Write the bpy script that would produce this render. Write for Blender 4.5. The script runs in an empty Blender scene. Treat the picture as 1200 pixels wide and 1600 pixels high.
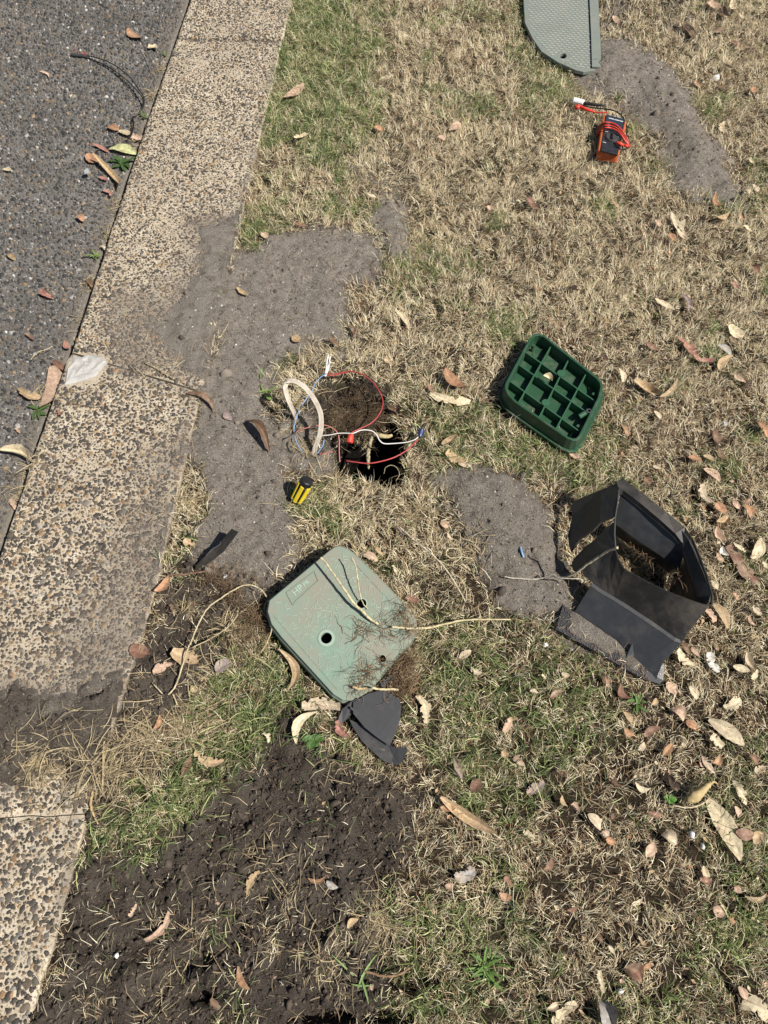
import bpy, math, random
import numpy as np
from mathutils import Vector
random.seed(7)
R = np.random.RandomState(11)

# ------------------------------------------------------------------ camera, light, exposure
SC = bpy.context.scene
COL = SC.collection
CAM_H, TILT = 1.45, math.radians(28)
cam_data = bpy.data.cameras.new('camera')
cam = bpy.data.objects.new('camera', cam_data)
COL.objects.link(cam)
cam.location = (0, 0, CAM_H)
cam.rotation_euler = (TILT, 0, 0)
cam_data.sensor_fit = 'VERTICAL'
cam_data.sensor_height = 36
cam_data.lens = 26
cam_data.clip_start = 0.02
cam_data.clip_end = 200
SC.camera = cam

SUN_EL, SUN_AZ = 52.0, -28.0          # elevation, direction towards the sun measured from +X, degrees
world = bpy.data.worlds.new('World')
SC.world = world
world.use_nodes = True
wn = world.node_tree
wn.nodes.clear()
sky = wn.nodes.new('ShaderNodeTexSky')
sky.sky_type = 'NISHITA'
sky.sun_disc = False
sky.sun_elevation = math.radians(SUN_EL)
sky.sun_rotation = math.radians(90 - SUN_AZ)
bgn = wn.nodes.new('ShaderNodeBackground')
bgn.inputs['Strength'].default_value = 0.05
wo = wn.nodes.new('ShaderNodeOutputWorld')
wn.links.new(sky.outputs[0], bgn.inputs[0])
wn.links.new(bgn.outputs[0], wo.inputs[0])
sl = bpy.data.lights.new('sun', 'SUN')
sl.energy = 5.0
sl.angle = math.radians(0.53)
sl.color = (1.0, 0.955, 0.88)
sun = bpy.data.objects.new('sun', sl)
COL.objects.link(sun)
e, a = math.radians(SUN_EL), math.radians(SUN_AZ)
sun_dir = Vector((math.cos(e) * math.cos(a), math.cos(e) * math.sin(a), math.sin(e)))
sun.rotation_euler = sun_dir.to_track_quat('Z', 'Y').to_euler()
sun.location = sun_dir * 5
SC.view_settings.view_transform = 'Standard'
SC.view_settings.look = 'None'
SC.view_settings.exposure = 0.55
SC.view_settings.gamma = 1.0

# ------------------------------------------------------------------ survey helpers
F = 1600 * 26 / 36
cT, sT = math.cos(TILT), math.sin(TILT)
def ray(px, py):
    u = (px - 600) / F; v = (800 - py) / F
    return np.array([u, v * cT + sT, v * sT - cT])
def P(px, py, z=0.0):
    d = ray(px, py)
    return np.array([0, 0, CAM_H]) + (z - CAM_H) / d[2] * d
def onplane(px, py, p0, n):
    d = ray(px, py); o = np.array([0, 0, CAM_H])
    return o + np.dot(p0 - o, n) / np.dot(d, n) * d
def PX(x, y, z=0.0):
    dep = y * sT - (z - CAM_H) * cT; up = y * cT + (z - CAM_H) * sT
    return 600 + F * x / dep, 800 - F * up / dep

_lat = R.rand(6, 256, 256)
def vn(x, y, s, k=0):
    x = np.asarray(x, float) / s + 37.3 * k; y = np.asarray(y, float) / s + 91.7 * k
    xi = np.floor(x).astype(int); yi = np.floor(y).astype(int)
    fx = x - xi; fy = y - yi
    fx = fx * fx * (3 - 2 * fx); fy = fy * fy * (3 - 2 * fy)
    L = _lat[k % 6]
    a_ = L[xi & 255, yi & 255]; b_ = L[(xi + 1) & 255, yi & 255]
    c_ = L[xi & 255, (yi + 1) & 255]; d_ = L[(xi + 1) & 255, (yi + 1) & 255]
    return (a_ * (1 - fx) + b_ * fx) * (1 - fy) + (c_ * (1 - fx) + d_ * fx) * fy
def fbm(x, y, s, o=3, k=0):
    t = 0; w = 0
    for i in range(o):
        t = t + vn(x, y, s / 2 ** i, k + i) * 0.5 ** i; w += 0.5 ** i
    return t / w
def sdist(px, py, poly):
    px = np.asarray(px, float); py = np.asarray(py, float)
    best = np.full(px.shape, 1e9); inside = np.zeros(px.shape, bool)
    n = len(poly)
    for i in range(n):
        x1, y1 = poly[i]; x2, y2 = poly[(i + 1) % n]
        dx, dy = x2 - x1, y2 - y1
        t = np.clip(((px - x1) * dx + (py - y1) * dy) / (dx * dx + dy * dy + 1e-9), 0, 1)
        best = np.minimum(best, (px - x1 - t * dx) ** 2 + (py - y1 - t * dy) ** 2)
        if y1 != y2:
            c = ((y1 > py) != (y2 > py)) & (px < dx * (py - y1) / (y2 - y1) + x1)
            inside ^= c
    d = np.sqrt(best)
    return np.where(inside, -d, d)
def ss(t):
    t = np.clip(t, 0, 1); return t * t * (3 - 2 * t)
def pm(px, py, poly, w, n=0):
    return ss(0.5 - (sdist(px, py, poly) + n) / (2 * w))

KLy = [-30, .662, .905, 1.169, 1.2, 1.236, 2.136, 2.809, 30]
KLx = [-2.95, -.826, -.812, -.793, -.790, -.783, -.731, -.681, 1.33]
KRy = [-30, -.106, -.021, .136, .334, .574, 1.012, 1.205, 1.684, 2.809, 30]
KRx = [-2.8, -.569, -.557, -.543, -.518, -.482, -.452, -.434, -.403, -.326, 1.5]
KL = lambda y: np.interp(y, KLy, KLx)
KR = lambda y: np.interp(y, KRy, KRx)

SAND = [
 [(360,385),(400,388),(440,358),(500,345),(570,360),(592,400),(582,440),(545,455),(525,510),(480,545),(430,585),(418,640),(440,700),(448,760),(442,800),(460,850),(420,900),(350,895),(312,870),(300,830),(335,780),(318,740),(296,700),(305,640),(320,570),(340,480)],
 [(690,748),(740,725),(790,730),(830,765),(865,800),(878,870),(905,905),(940,950),(975,1010),(1015,1050),(985,1055),(930,1010),(880,975),(840,960),(780,940),(745,890),(740,840),(705,790)],
 [(925,60),(975,58),(1020,80),(1062,125),(1090,165),(1125,220),(1158,290),(1150,335),(1110,305),(1060,290),(1040,240),(1010,200),(985,160),(930,138),(912,118)],
 [(585,300),(620,310),(648,350),(655,385),(615,388),(590,352)],
 [(430,640),(500,650),(530,680),(525,725),(490,730),(445,700)],
]
SANDTHIN = [[(540,245),(600,250),(640,300),(640,350),(590,340),(560,290)], [(560,370),(640,375),(700,390),(705,405),(640,395)],
 [(1050,20),(1090,30),(1105,60),(1070,75),(1050,50)], [(940,-20),(975,-10),(985,35),(945,60)], [(400,900),(460,860),(400,950),(340,960)],
 [(880,940),(960,1000),(1000,1060),(930,1040),(860,990)], [(540,500),(560,560),(480,560),(490,520)]]
DARK = [
 [(110,1395),(125,1345),(230,1340),(330,1250),(380,1205),(420,1170),(440,1120),(475,1150),(540,1195),(625,1215),(662,1265),(625,1330),(590,1385),(640,1430),(600,1500),(620,1700),(-100,1700),(60,1560)],
 [(180,1110),(235,990),(250,930),(290,890),(400,900),(425,960),(380,1010),(320,1050),(290,1100),(250,1150),(210,1220),(160,1290),(130,1300),(130,1240)],
 [(945,-30),(988,-30),(978,36),(950,46)],
 [(1038,-10),(1066,-5),(1062,20),(1042,22)],
]
KTHICK = [[(308,350),(400,340),(360,560),(300,575),(262,550),(250,515),(285,470),(312,420)]]
KDARK = [[(-80,1130),(60,1100),(200,1085),(170,1200),(120,1215),(60,1195),(-80,1210)]]
KDUST = [[(300,345),(375,345),(335,560),(320,640),(285,600),(235,590),(180,560),(165,520),(190,470),(260,440),(318,400)],
 [(310,640),(290,720),(290,760),(245,920),(200,1100),(190,1200),(100,1200),(-60,1215),(-60,1080),(60,1050),(130,960),(165,880),(200,780),(250,700)]]
BOWL = [(498,592),(540,578),(590,584),(612,605),(614,650),(628,672),(628,720),(624,748),(600,752),(570,742),(534,736),(524,700),(498,668),(486,630)]
PIT = [(526,676),(556,662),(590,650),(616,662),(628,690),(626,738),(608,750),(570,744),(530,736),(524,705)]
LOOP = [(600,724),(625,724),(625,752),(602,756)]
GREEN = [[(455,-60),(560,-60),(575,100),(560,230),(520,260),(430,230),(430,120)], [(130,1330),(180,1270),(260,1200),(330,1170),(380,1190),(350,1230),(320,1300),(260,1345)],
 [(310,1010),(420,960),(470,1060),(480,1120),(420,1160),(330,1180),(300,1120)], [(660,960),(900,1000),(1000,1080),(900,1180),(800,1330),(700,1250),(660,1100)],
 [(600,330),(720,420),(640,440)], [(640,620),(780,640),(860,740),(760,720),(680,700)], [(470,1180),(530,1130),(560,1170),(500,1190)],
 [(850,690),(960,690),(980,760),(900,760)], [(1100,1380),(1260,1280),(1260,1460),(1120,1560),(1060,1480)], [(730,1480),(790,1480),(800,1530),(740,1540)],
 [(830,90),(870,130),(860,170),(820,150)], [(790,-60),(830,-60),(850,90),(800,80)], [(380,330),(450,300),(470,350),(400,390)], [(560,1380),(700,1400),(760,1600),(640,1700)]]

def fields(x, y):
    x = np.asarray(x, float); y = np.asarray(y, float)
    yc = np.clip(y, -0.62, 30)
    px, py = PX(x, yc)
    far = (y < -0.6)
    n1 = (fbm(x, y, .09, 3, 0) - .5); n2 = (fbm(x, y, .03, 3, 1) - .5)
    w = n1 * 46 + n2 * 34
    sand = np.zeros(x.shape)
    for p_ in SAND: sand = np.maximum(sand, pm(px, py, p_, 13, w * .85 + (vn(x, y, .008, 3) - .5) * 16))
    thin = np.zeros(x.shape)
    for p_ in SANDTHIN: thin = np.maximum(thin, pm(px, py, p_, 16, w) * ss((fbm(x, y, .03, 3, 2) - .35) * 5))
    dark = np.zeros(x.shape)
    for p_ in DARK: dark = np.maximum(dark, pm(px, py, p_, 24, w * 1.3 + (vn(x, y, .012, 1) - .5) * 30))
    kr = KR(y); kl = KL(y)
    onk = (x < kr - .004)
    kth = np.zeros(x.shape); kdk = np.zeros(x.shape); kdu = np.zeros(x.shape)
    for p_ in KTHICK: kth = np.maximum(kth, pm(px, py, p_, 26, w * .8))
    for p_ in KDARK: kdk = np.maximum(kdk, pm(px, py, p_, 36, w * 1.6 + (vn(x, y, .012, 2) - .5) * 40))
    for p_ in KDUST: kdu = np.maximum(kdu, pm(px, py, p_, 48, w * 1.5 + (vn(x, y, .01, 2) - .5) * 40))
    edge = ss(1 - (kr - x) / .03) * ss((fbm(x, y, .07, 2, 4) - .42) * 5) * (x < kr)
    green = np.zeros(x.shape)
    for gi, p_ in enumerate(GREEN): green = np.maximum(green, pm(px, py, p_, 40, w * 2.2) * (.42 if gi in (3, 8, 13) else (1.5 if gi == 0 else .85)))
    green = np.clip(green, 0, 1.4)
    green = np.maximum(green * .95, ss((fbm(x, y, .16, 3, 3) - .56) * 6) * np.where(py > 900, .3, .5))
    bowl = pm(px, py, BOWL, 9, n1 * 26 + n2 * 18)
    bw = ss(-(sdist(px, py, BOWL) + n1 * 20) / 34)
    pit = pm(px, py, PIT, 5, n2 * 14)
    lp = pm(px, py, LOOP, 4, n2 * 8)
    z = -.012 + (fbm(x, y, .25, 2, 2) - .5) * .012 + n2 * .008
    z = z + sand * (.010 + (fbm(x, y, .06, 4, 5) - .45) * .020 - .006 * ss((fbm(x, y, .035, 4, 3) - .66) * 9) * ss((fbm(x, y, .13, 2, 1) - .45) * 6))
    for i, hh in ((1, .020), (2, .030), (3, .010)):
        z = z + hh * ss(-(sdist(px, py, SAND[i])) / 45 + .1)
    z = z + dark * ((fbm(x, y, .035, 3, 4) - .5) * .034 + .003)
    fine = (vn(x, y, .011, 3) - .5) * .006 + (vn(x, y, .006, 1) - .5) * .003
    z = z + (sand * .4 + dark * 1.3 + .2) * fine + (1 - sand) * (1 - dark) * (fbm(x, y, .022, 2, 1) - .5) * .012
    z = z - bw * .075 - bowl * .01 - pit * .42 - lp * .10
    z = z + bowl * ((fbm(x, y, .035, 4, 0) - .5) * .085 + (vn(x, y, .008, 4) - .5) * .008)
    # the scraped pit near the bottom of the photo
    for (cx, cy, rx, ry, dd) in ((650, 1530, 38, 20, .035), (600, 1592, 45, 18, .04), (500, 1592, 60, 16, .04), (310, 1560, 24, 14, .03), (300, 1500, 30, 22, .02), (515, 1262, 14, 10, .012), (480, 690, 30, 22, .02)):
        q = ((px - cx) / rx) ** 2 + ((py - cy) / ry) ** 2
        z = z - dd * ss(1.4 - q + n2 * 1.5)
    # inside the kerb the soil only shows where it lies over the top
    zk = -.010 + kth * .0155 + kdu * .0078 + kdk * .024 + edge * .010 + n2 * .007 * (kth + kdu + kdk) + (kth + kdk) * fine * .6 + (kdu * (1 - kth)) * (vn(x, y, .009, 2) - .5) * .006
    zk = np.minimum(zk, np.where(x < kl + .02, -.10, 1))
    z = np.where(onk, zk, z)
    road = x < kl + .004
    z = np.where(road, -.10, z)
    sand_c = np.where(onk, np.clip(kth + kdu * .9 + edge, 0, 1) * (1 - .75 * kdk), np.clip(sand + thin * .8, 0, 1))
    dark_c = np.where(onk, kdk, np.clip(dark, 0, 1))
    dens = (1 - np.clip(sand * 1.05, 0, 1)) * (1 - np.clip(bowl * 1.3, 0, 1)) * (1 - thin * .6)
    sparse = ss((fbm(x, y, .045, 2, 5) - .47) * 7)
    low = ss((py - 1380) / 60)
    dens = dens * (1 - dark * (1 - (.04 + .34 * sparse * low)))
    dens = np.where(onk | road, 0, dens)
    green = np.where(far, ss((fbm(x, y, .16, 3, 3) - .5) * 5) * .6, green)
    return dict(z=z, sand=sand_c, dark=dark_c, green=green, dens=dens, hole=bowl, pit=np.maximum(pm(px, py, PIT, 6, n2 * 14 - 13), bowl * (.52 + .9 * (fbm(x, y, .02, 3, 1) - .3))), px=px, py=py, kdust=np.clip(kdu + kth + kdk + edge, 0, 1))  # pit entry: shade of the hole and its walls, put into the ground colour
def gz(px, py):
    """ground height under a photo position"""
    z = -.01
    for _ in range(3):
        q = P(px, py, z)
        if q[0] < KL(q[1]): return -.041
        if q[0] < KR(q[1]): return .002
        z = float(fields([q[0]], [q[1]])['z'][0])
    return max(z, -.03)

# ------------------------------------------------------------------ object helpers
ROOTLOC = {}
def set_props(o, label=None, cat=None, group=None, kind=None):
    if label: o['label'] = label
    if cat: o['category'] = cat
    if group: o['group'] = group
    if kind: o['kind'] = kind
    return o
def thing(name, label, cat, loc, group=None):
    o = bpy.data.objects.new(name, None)
    o.empty_display_size = .02
    COL.objects.link(o)
    o.location = Vector([float(t) for t in loc])
    ROOTLOC[o.name] = np.array(loc, float)
    return set_props(o, label, cat, group)
def obj(name, verts, faces, mat, parent=None, cols=None, smooth=False, origin=None):
    verts = np.array(verts, float).reshape(-1, 3)
    if parent is not None:
        o0 = ROOTLOC[parent.name]; loc = np.zeros(3)
    else:
        o0 = np.zeros(3) if origin is None else np.array(origin, float); loc = o0
    me = bpy.data.meshes.new(name)
    if isinstance(faces, tuple):      # (loop vertex index array, loop starts, loop totals)
        vi, st, tot = faces
        me.vertices.add(len(verts)); me.vertices.foreach_set('co', (verts - o0).ravel())
        me.loops.add(len(vi)); me.loops.foreach_set('vertex_index', vi)
        me.polygons.add(len(st)); me.polygons.foreach_set('loop_start', st)
        me.polygons.foreach_set('loop_total', tot)
        me.update(calc_edges=True)
    else:
        me.from_pydata((verts - o0).tolist(), [], [tuple(int(i) for i in f) for f in faces])
        me.update()
    if cols is not None:
        at = me.color_attributes.new('Col', 'FLOAT_COLOR', 'POINT')
        c4 = np.ones((len(verts), 4)); c4[:, :np.shape(cols)[1]] = cols
        at.data.foreach_set('color', c4.ravel())
    if smooth: me.polygons.foreach_set('use_smooth', np.ones(len(me.polygons), bool))
    me.materials.append(mat)
    ob = bpy.data.objects.new(name, me)
    COL.objects.link(ob)
    ob.location = Vector(loc.tolist())
    if parent is not None: ob.parent = parent
    ROOTLOC[ob.name] = o0
    return ob
def centre(v): return np.array(v, float).reshape(-1, 3).mean(0)

def box_vf(c, u, v, n, hx, hy, hz):
    c, u, v, n = [np.array(t, float) for t in (c, u, v, n)]
    V = [c + sx * hx * u + sy * hy * v + sz * hz * n for sz in (-1, 1) for sy in (-1, 1) for sx in (-1, 1)]
    Fc = [(0, 2, 3, 1), (4, 5, 7, 6), (0, 1, 5, 4), (2, 6, 7, 3), (1, 3, 7, 5), (0, 4, 6, 2)]
    return V, Fc
def bar_vf(a_, b_, w, h, up=(0, 0, 1)):
    a_, b_ = np.array(a_, float), np.array(b_, float)
    u = b_ - a_; L = np.linalg.norm(u); u /= L
    up = np.array(up, float); v = np.cross(up, u); v /= np.linalg.norm(v); n = np.cross(u, v)
    return box_vf((a_ + b_) / 2, u, v, n, L / 2, w / 2, h / 2)
def join(parts):
    V, Fc = [], []
    for v, f in parts:
        k = len(V); V += [np.array(t, float) for t in v]; Fc += [tuple(i + k for i in q) for q in f]
    return V, Fc
def spline(pts, n=8):
    p_ = np.array(pts, float)
    if len(p_) < 3: return np.array([p_[0] + (p_[-1] - p_[0]) * t for t in np.linspace(0, 1, n)])
    q = np.vstack([2 * p_[0] - p_[1], p_, 2 * p_[-1] - p_[-2]])
    out = []
    for i in range(1, len(q) - 2):
        for t in np.linspace(0, 1, n, endpoint=False):
            a_, b_, c_, d_ = q[i - 1], q[i], q[i + 1], q[i + 2]
            out.append(.5 * (2 * b_ + (c_ - a_) * t + (2 * a_ - 5 * b_ + 4 * c_ - d_) * t ** 2 + (3 * b_ - a_ - 3 * c_ + d_) * t ** 3))
    out.append(p_[-1])
    return np.array(out)
def tube_vf(path, r, k=6, flat=1.0, side=None):
    path = np.array(path, float); n = len(path)
    r = np.full(n, r) if np.isscalar(r) else np.interp(np.linspace(0, 1, n), np.linspace(0, 1, len(r)), r)
    V, Fc = [], []
    ref = np.array([0.13, 0.21, 0.97]) if side is None else np.array(side, float)
    for i in range(n):
        t = path[min(i + 1, n - 1)] - path[max(i - 1, 0)]; t /= np.linalg.norm(t) + 1e-12
        a_ = np.cross(t, ref)
        if np.linalg.norm(a_) < 1e-3: a_ = np.cross(t, [1, 0, 0])
        a_ /= np.linalg.norm(a_); b_ = np.cross(t, a_)
        for j in range(k):
            an = 2 * math.pi * j / k
            V.append(path[i] + r[i] * (math.cos(an) * a_ * flat + math.sin(an) * b_))
    for i in range(n - 1):
        for j in range(k):
            j2 = (j + 1) % k
            Fc.append((i * k + j, i * k + j2, (i + 1) * k + j2, (i + 1) * k + j))
    Fc.append(tuple(range(k))[::-1]); Fc.append(tuple((n - 1) * k + j for j in range(k)))
    return V, Fc
def path3(pts, n=8):       # points as (photo x, photo y, height)
    return spline([P(*q) for q in pts], n)
def cyl_vf(a_, b_, r0, r1=None, k=16):
    return tube_vf([a_, b_], [r0, r1 if r1 is not None else r0], k)
def solid(ob, t, off=-1, bev=0):
    m = ob.modifiers.new('thickness', 'SOLIDIFY'); m.thickness = t; m.offset = off
    if bev:
        b_ = ob.modifiers.new('bevel', 'BEVEL'); b_.width = bev; b_.segments = 2; b_.limit_method = 'ANGLE'
    return ob
def bevel(ob, w, seg=2):
    b_ = ob.modifiers.new('bevel', 'BEVEL'); b_.width = w; b_.segments = seg; b_.limit_method = 'ANGLE'
    return ob
def plate_mesh(outline, holes, ext, bev=0.0):
    """2-D outline with holes, local z from -ext to ext"""
    cu = bpy.data.curves.new('plate_curve', 'CURVE'); cu.dimensions = '2D'; cu.fill_mode = 'BOTH'
    cu.extrude = max(ext - bev, 1e-4); cu.bevel_depth = bev; cu.bevel_resolution = 1; cu.offset = -bev
    for lst in [outline] + holes:
        s_ = cu.splines.new('POLY'); s_.points.add(len(lst) - 1)
        for i, q in enumerate(lst): s_.points[i].co = (q[0], q[1], 0, 1)
        s_.use_cyclic_u = True
    t_ = bpy.data.objects.new('plate_tmp', cu); COL.objects.link(t_)
    dg = bpy.context.evaluated_depsgraph_get()
    me = bpy.data.meshes.new_from_object(t_.evaluated_get(dg))
    V = np.array([v.co[:] for v in me.vertices]); Fc = [tuple(q.vertices) for q in me.polygons]
    bpy.data.objects.remove(t_); bpy.data.curves.remove(cu); bpy.data.meshes.remove(me)
    return V, Fc
def text_mesh(txt, size, ext):
    cu = bpy.data.curves.new('text_curve', 'FONT'); cu.body = txt; cu.size = size; cu.extrude = ext
    cu.align_x = 'CENTER'; cu.align_y = 'CENTER'; cu.resolution_u = 3; cu.offset = .0003
    t_ = bpy.data.objects.new('text_tmp', cu); COL.objects.link(t_)
    dg = bpy.context.evaluated_depsgraph_get()
    me = bpy.data.meshes.new_from_object(t_.evaluated_get(dg))
    V = np.array([v.co[:] for v in me.vertices]); Fc = [tuple(q.vertices) for q in me.polygons]
    bpy.data.objects.remove(t_); bpy.data.curves.remove(cu); bpy.data.meshes.remove(me)
    return V, Fc
def inset(poly, d):
    """move every edge of a closed polygon inwards by d"""
    p_ = np.array(poly, float); n = len(p_)
    ar = sum(p_[i][0] * p_[(i + 1) % n][1] - p_[(i + 1) % n][0] * p_[i][1] for i in range(n))
    s_ = 1 if ar > 0 else -1; out = []
    for i in range(n):
        a_, b_, c_ = p_[i - 1], p_[i], p_[(i + 1) % n]
        u = (b_ - a_) / np.linalg.norm(b_ - a_); v = (c_ - b_) / np.linalg.norm(c_ - b_)
        n1 = s_ * np.array([-u[1], u[0]]); n2 = s_ * np.array([-v[1], v[0]])
        m = n1 + n2; m /= np.linalg.norm(m)
        out.append(b_ + m * d / max(.5, np.dot(m, n1)))
    return np.array(out)
def roundpoly(pts, r, k=4):
    out = []; n = len(pts)
    for i in range(n):
        a_, b_, c_ = [np.array(pts[j % n], float) for j in (i - 1, i, i + 1)]
        u = a_ - b_; v = c_ - b_
        rr = min(r, np.linalg.norm(u) * .45, np.linalg.norm(v) * .45)
        p0 = b_ + u / np.linalg.norm(u) * rr; p1 = b_ + v / np.linalg.norm(v) * rr
        for t in np.linspace(0, 1, k + 1):
            out.append((1 - t) ** 2 * p0 + 2 * t * (1 - t) * b_ + t * t * p1)
    return np.array(out)

# ------------------------------------------------------------------ materials
def new_mat(name):
    m = bpy.data.materials.new(name); m.use_nodes = True
    nt = m.node_tree; b_ = nt.nodes['Principled BSDF']
    return m, nt, b_
def N(nt, typ, **kw):
    n = nt.nodes.new(typ)
    for k, v in kw.items(): setattr(n, k, v)
    return n
def noise(nt, scale, detail=4, rough=.6, vec=None):
    n = N(nt, 'ShaderNodeTexNoise'); n.inputs['Scale'].default_value = scale
    n.inputs['Detail'].default_value = detail; n.inputs['Roughness'].default_value = rough
    if vec is None:
        g = N(nt, 'ShaderNodeNewGeometry'); vec = g.outputs['Position']
    nt.links.new(vec, n.inputs['Vector'])
    return n
def ramp(nt, src, stops):
    r = N(nt, 'ShaderNodeValToRGB'); nt.links.new(src, r.inputs[0])
    el = r.color_ramp.elements
    while len(el) < len(stops): el.new(.5)
    for e_, (p_, c) in zip(el, stops):
        e_.position = p_; e_.color = (*c, 1) if len(c) == 3 else c
    return r.outputs[0]
def mix(nt, f, a_, b_, mode='MIX'):
    m = N(nt, 'ShaderNodeMix', data_type='RGBA', blend_type=mode)
    if isinstance(f, (int, float)): m.inputs[0].default_value = f
    else: nt.links.new(f, m.inputs[0])
    for s_, v in ((6, a_), (7, b_)):
        if isinstance(v, tuple): m.inputs[s_].default_value = (*v[:3], 1)
        else: nt.links.new(v, m.inputs[s_])
    return m.outputs[2]
def bump(nt, b_, h, strength, dist, prev=None):
    n = N(nt, 'ShaderNodeBump'); n.inputs['Strength'].default_value = strength
    n.inputs['Distance'].default_value = dist
    nt.links.new(h, n.inputs['Height'])
    if prev is not None: nt.links.new(prev, n.inputs['Normal'])
    nt.links.new(n.outputs[0], b_.inputs['Normal'])
    return n.outputs[0]
g3 = lambda v: (v, v, v)
def plastic(name, base, rough=.45, dust=0.0, dustcol=(.16, .13, .10), dscale=30, spec=.4, var=.25, thr=.5):
    m, nt, b_ = new_mat(name)
    n = noise(nt, 60, 5, .65)
    c = mix(nt, n.outputs[0], tuple(t * (1 - var) for t in base), tuple(min(1, t * (1 + var)) for t in base))
    if dust > 0:
        d = noise(nt, dscale, 6, .7)
        d2 = noise(nt, 700, 2, .6)
        f = ramp(nt, d.outputs[0], [(thr - .1, g3(0)), (thr + .16, g3(dust))])
        sp = ramp(nt, d2.outputs[0], [(.38, g3(.45)), (.6, g3(1))])
        f = mix(nt, 1.0, f, sp, 'MULTIPLY')
        c = mix(nt, f, c, dustcol)
        r_ = mix(nt, f, g3(rough), g3(.9))
        nt.links.new(r_, b_.inputs['Roughness'])
        bump(nt, b_, d2.outputs[0], .25, .001)
    else:
        b_.inputs['Roughness'].default_value = rough
        bump(nt, b_, n.outputs[0], .1, .001)
    nt.links.new(c, b_.inputs['Base Color'])
    b_.inputs['Specular IOR Level'].default_value = spec
    return m
def attr_mat(name, rough=.7, nscale=90, var=.35, trans=0.0, spec=.2, bmp=.2):
    m, nt, b_ = new_mat(name)
    at = N(nt, 'ShaderNodeAttribute', attribute_name='Col')
    n = noise(nt, nscale, 4, .65)
    f = ramp(nt, n.outputs[0], [(.3, g3(1 - var)), (.7, g3(1 + var * .4))])
    c = mix(nt, 1.0, at.outputs[0], f, 'MULTIPLY')
    nt.links.new(c, b_.inputs['Base Color'])
    b_.inputs['Roughness'].default_value = rough
    b_.inputs['Specular IOR Level'].default_value = spec
    if bmp: bump(nt, b_, n.outputs[0], bmp, .001)
    if trans:
        tr = N(nt, 'ShaderNodeBsdfTranslucent'); nt.links.new(c, tr.inputs[0])
        mx = N(nt, 'ShaderNodeMixShader'); mx.inputs[0].default_value = trans
        nt.links.new(b_.outputs[0], mx.inputs[1]); nt.links.new(tr.outputs[0], mx.inputs[2])
        nt.links.new(mx.outputs[0], nt.nodes['Material Output'].inputs[0])
    return m
M = {}
M['blade'] = attr_mat('grass_blade', .8, 400, .2, .25, .08, 0)
M['leaf'] = attr_mat('dead_leaf', .7, 160, .4, .12, .25, .3)
M['stone'] = attr_mat('aggregate_stone', .72, 350, .3, 0, .25, .35)
M['soilbit'] = attr_mat('soil_crumb', .95, 500, .4, 0, .05, .6)
M['root'] = attr_mat('root_skin', .8, 220, .35, 0, .15, .3)

# ground: three kinds of surface mixed by the mask painted on the vertices (sand, dark soil, green; blue also holds the hole's painted shade)
m, nt, b_ = new_mat('ground_soil'); M['ground'] = m
at = N(nt, 'ShaderNodeAttribute', attribute_name='Col'); sep = N(nt, 'ShaderNodeSeparateColor'); nt.links.new(at.outputs[0], sep.inputs[0])
nf = noise(nt, 260, 6, .7); nm = noise(nt, 40, 5, .6); ng = noise(nt, 520, 4, .8)
thatch = ramp(nt, nf.outputs[0], [(.35, (.016, .012, .008)), (.55, (.050, .036, .024)), (.75, (.15, .11, .07))])
thatch = mix(nt, sep.outputs[2], thatch, (.05, .055, .022))
sandc = ramp(nt, nf.outputs[0], [(.3, (.185, .162, .138)), (.5, (.25, .222, .192)), (.72, (.32, .288, .250))])
grain = ramp(nt, ng.outputs[0], [(.34, (.30, .27, .24)), (.46, (.85, .85, .85)), (.58, (1.1, 1.08, 1.04)), (.70, (2.1, 2.05, 1.95))])
sandc = mix(nt, 1.0, sandc, grain, 'MULTIPLY')
sandc = mix(nt, ramp(nt, nm.outputs[0], [(.37, g3(.5)), (.50, g3(0))]), sandc, (.12, .098, .08))
darkc = ramp(nt, nf.outputs[0], [(.3, (.030, .023, .018)), (.52, (.074, .061, .050)), (.75, (.14, .118, .098))])
darkc = mix(nt, 1.0, darkc, grain, 'MULTIPLY')
nd2 = noise(nt, 9, 4, .65)
darkc = mix(nt, ramp(nt, nd2.outputs[0], [(.42, g3(0)), (.62, g3(.8))]), darkc, (.125, .105, .086))
darkc = mix(nt, ramp(nt, sep.outputs[2], [(.5, g3(0)), (.9, g3(1))]), darkc, (.010, .008, .0065))  # near-black colour painted in for the shade inside the hole
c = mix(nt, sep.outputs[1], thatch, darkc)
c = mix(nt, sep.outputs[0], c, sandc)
nt.links.new(c, b_.inputs['Base Color']); b_.inputs['Roughness'].default_value = .95; b_.inputs['Specular IOR Level'].default_value = .1
n1_ = bump(nt, b_, nf.outputs[0], .55, .004)
n2_ = bump(nt, b_, ng.outputs[0], 1.0, .0028, n1_)

# kerb mortar with fine aggregate between the modelled stones
m, nt, b_ = new_mat('kerb_concrete'); M['kerb'] = m
at = N(nt, 'ShaderNodeAttribute', attribute_name='Col'); sep = N(nt, 'ShaderNodeSeparateColor'); nt.links.new(at.outputs[0], sep.inputs[0])
geo = N(nt, 'ShaderNodeNewGeometry')
vo = N(nt, 'ShaderNodeTexVoronoi'); vo.inputs['Scale'].default_value = 240; nt.links.new(geo.outputs['Position'], vo.inputs['Vector'])
nb = noise(nt, 35, 5, .7); nc = noise(nt, 500, 3, .6); nl = noise(nt, 5, 3, .5)
cem = ramp(nt, nb.outputs[0], [(.3, (.28, .225, .155)), (.5, (.47, .40, .295)), (.7, (.62, .55, .44))])
sepv = N(nt, 'ShaderNodeSeparateColor'); nt.links.new(vo.outputs['Color'], sepv.inputs[0])
grit = ramp(nt, sepv.outputs[0], [(.30, g3(0)), (.36, g3(1))])
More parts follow.
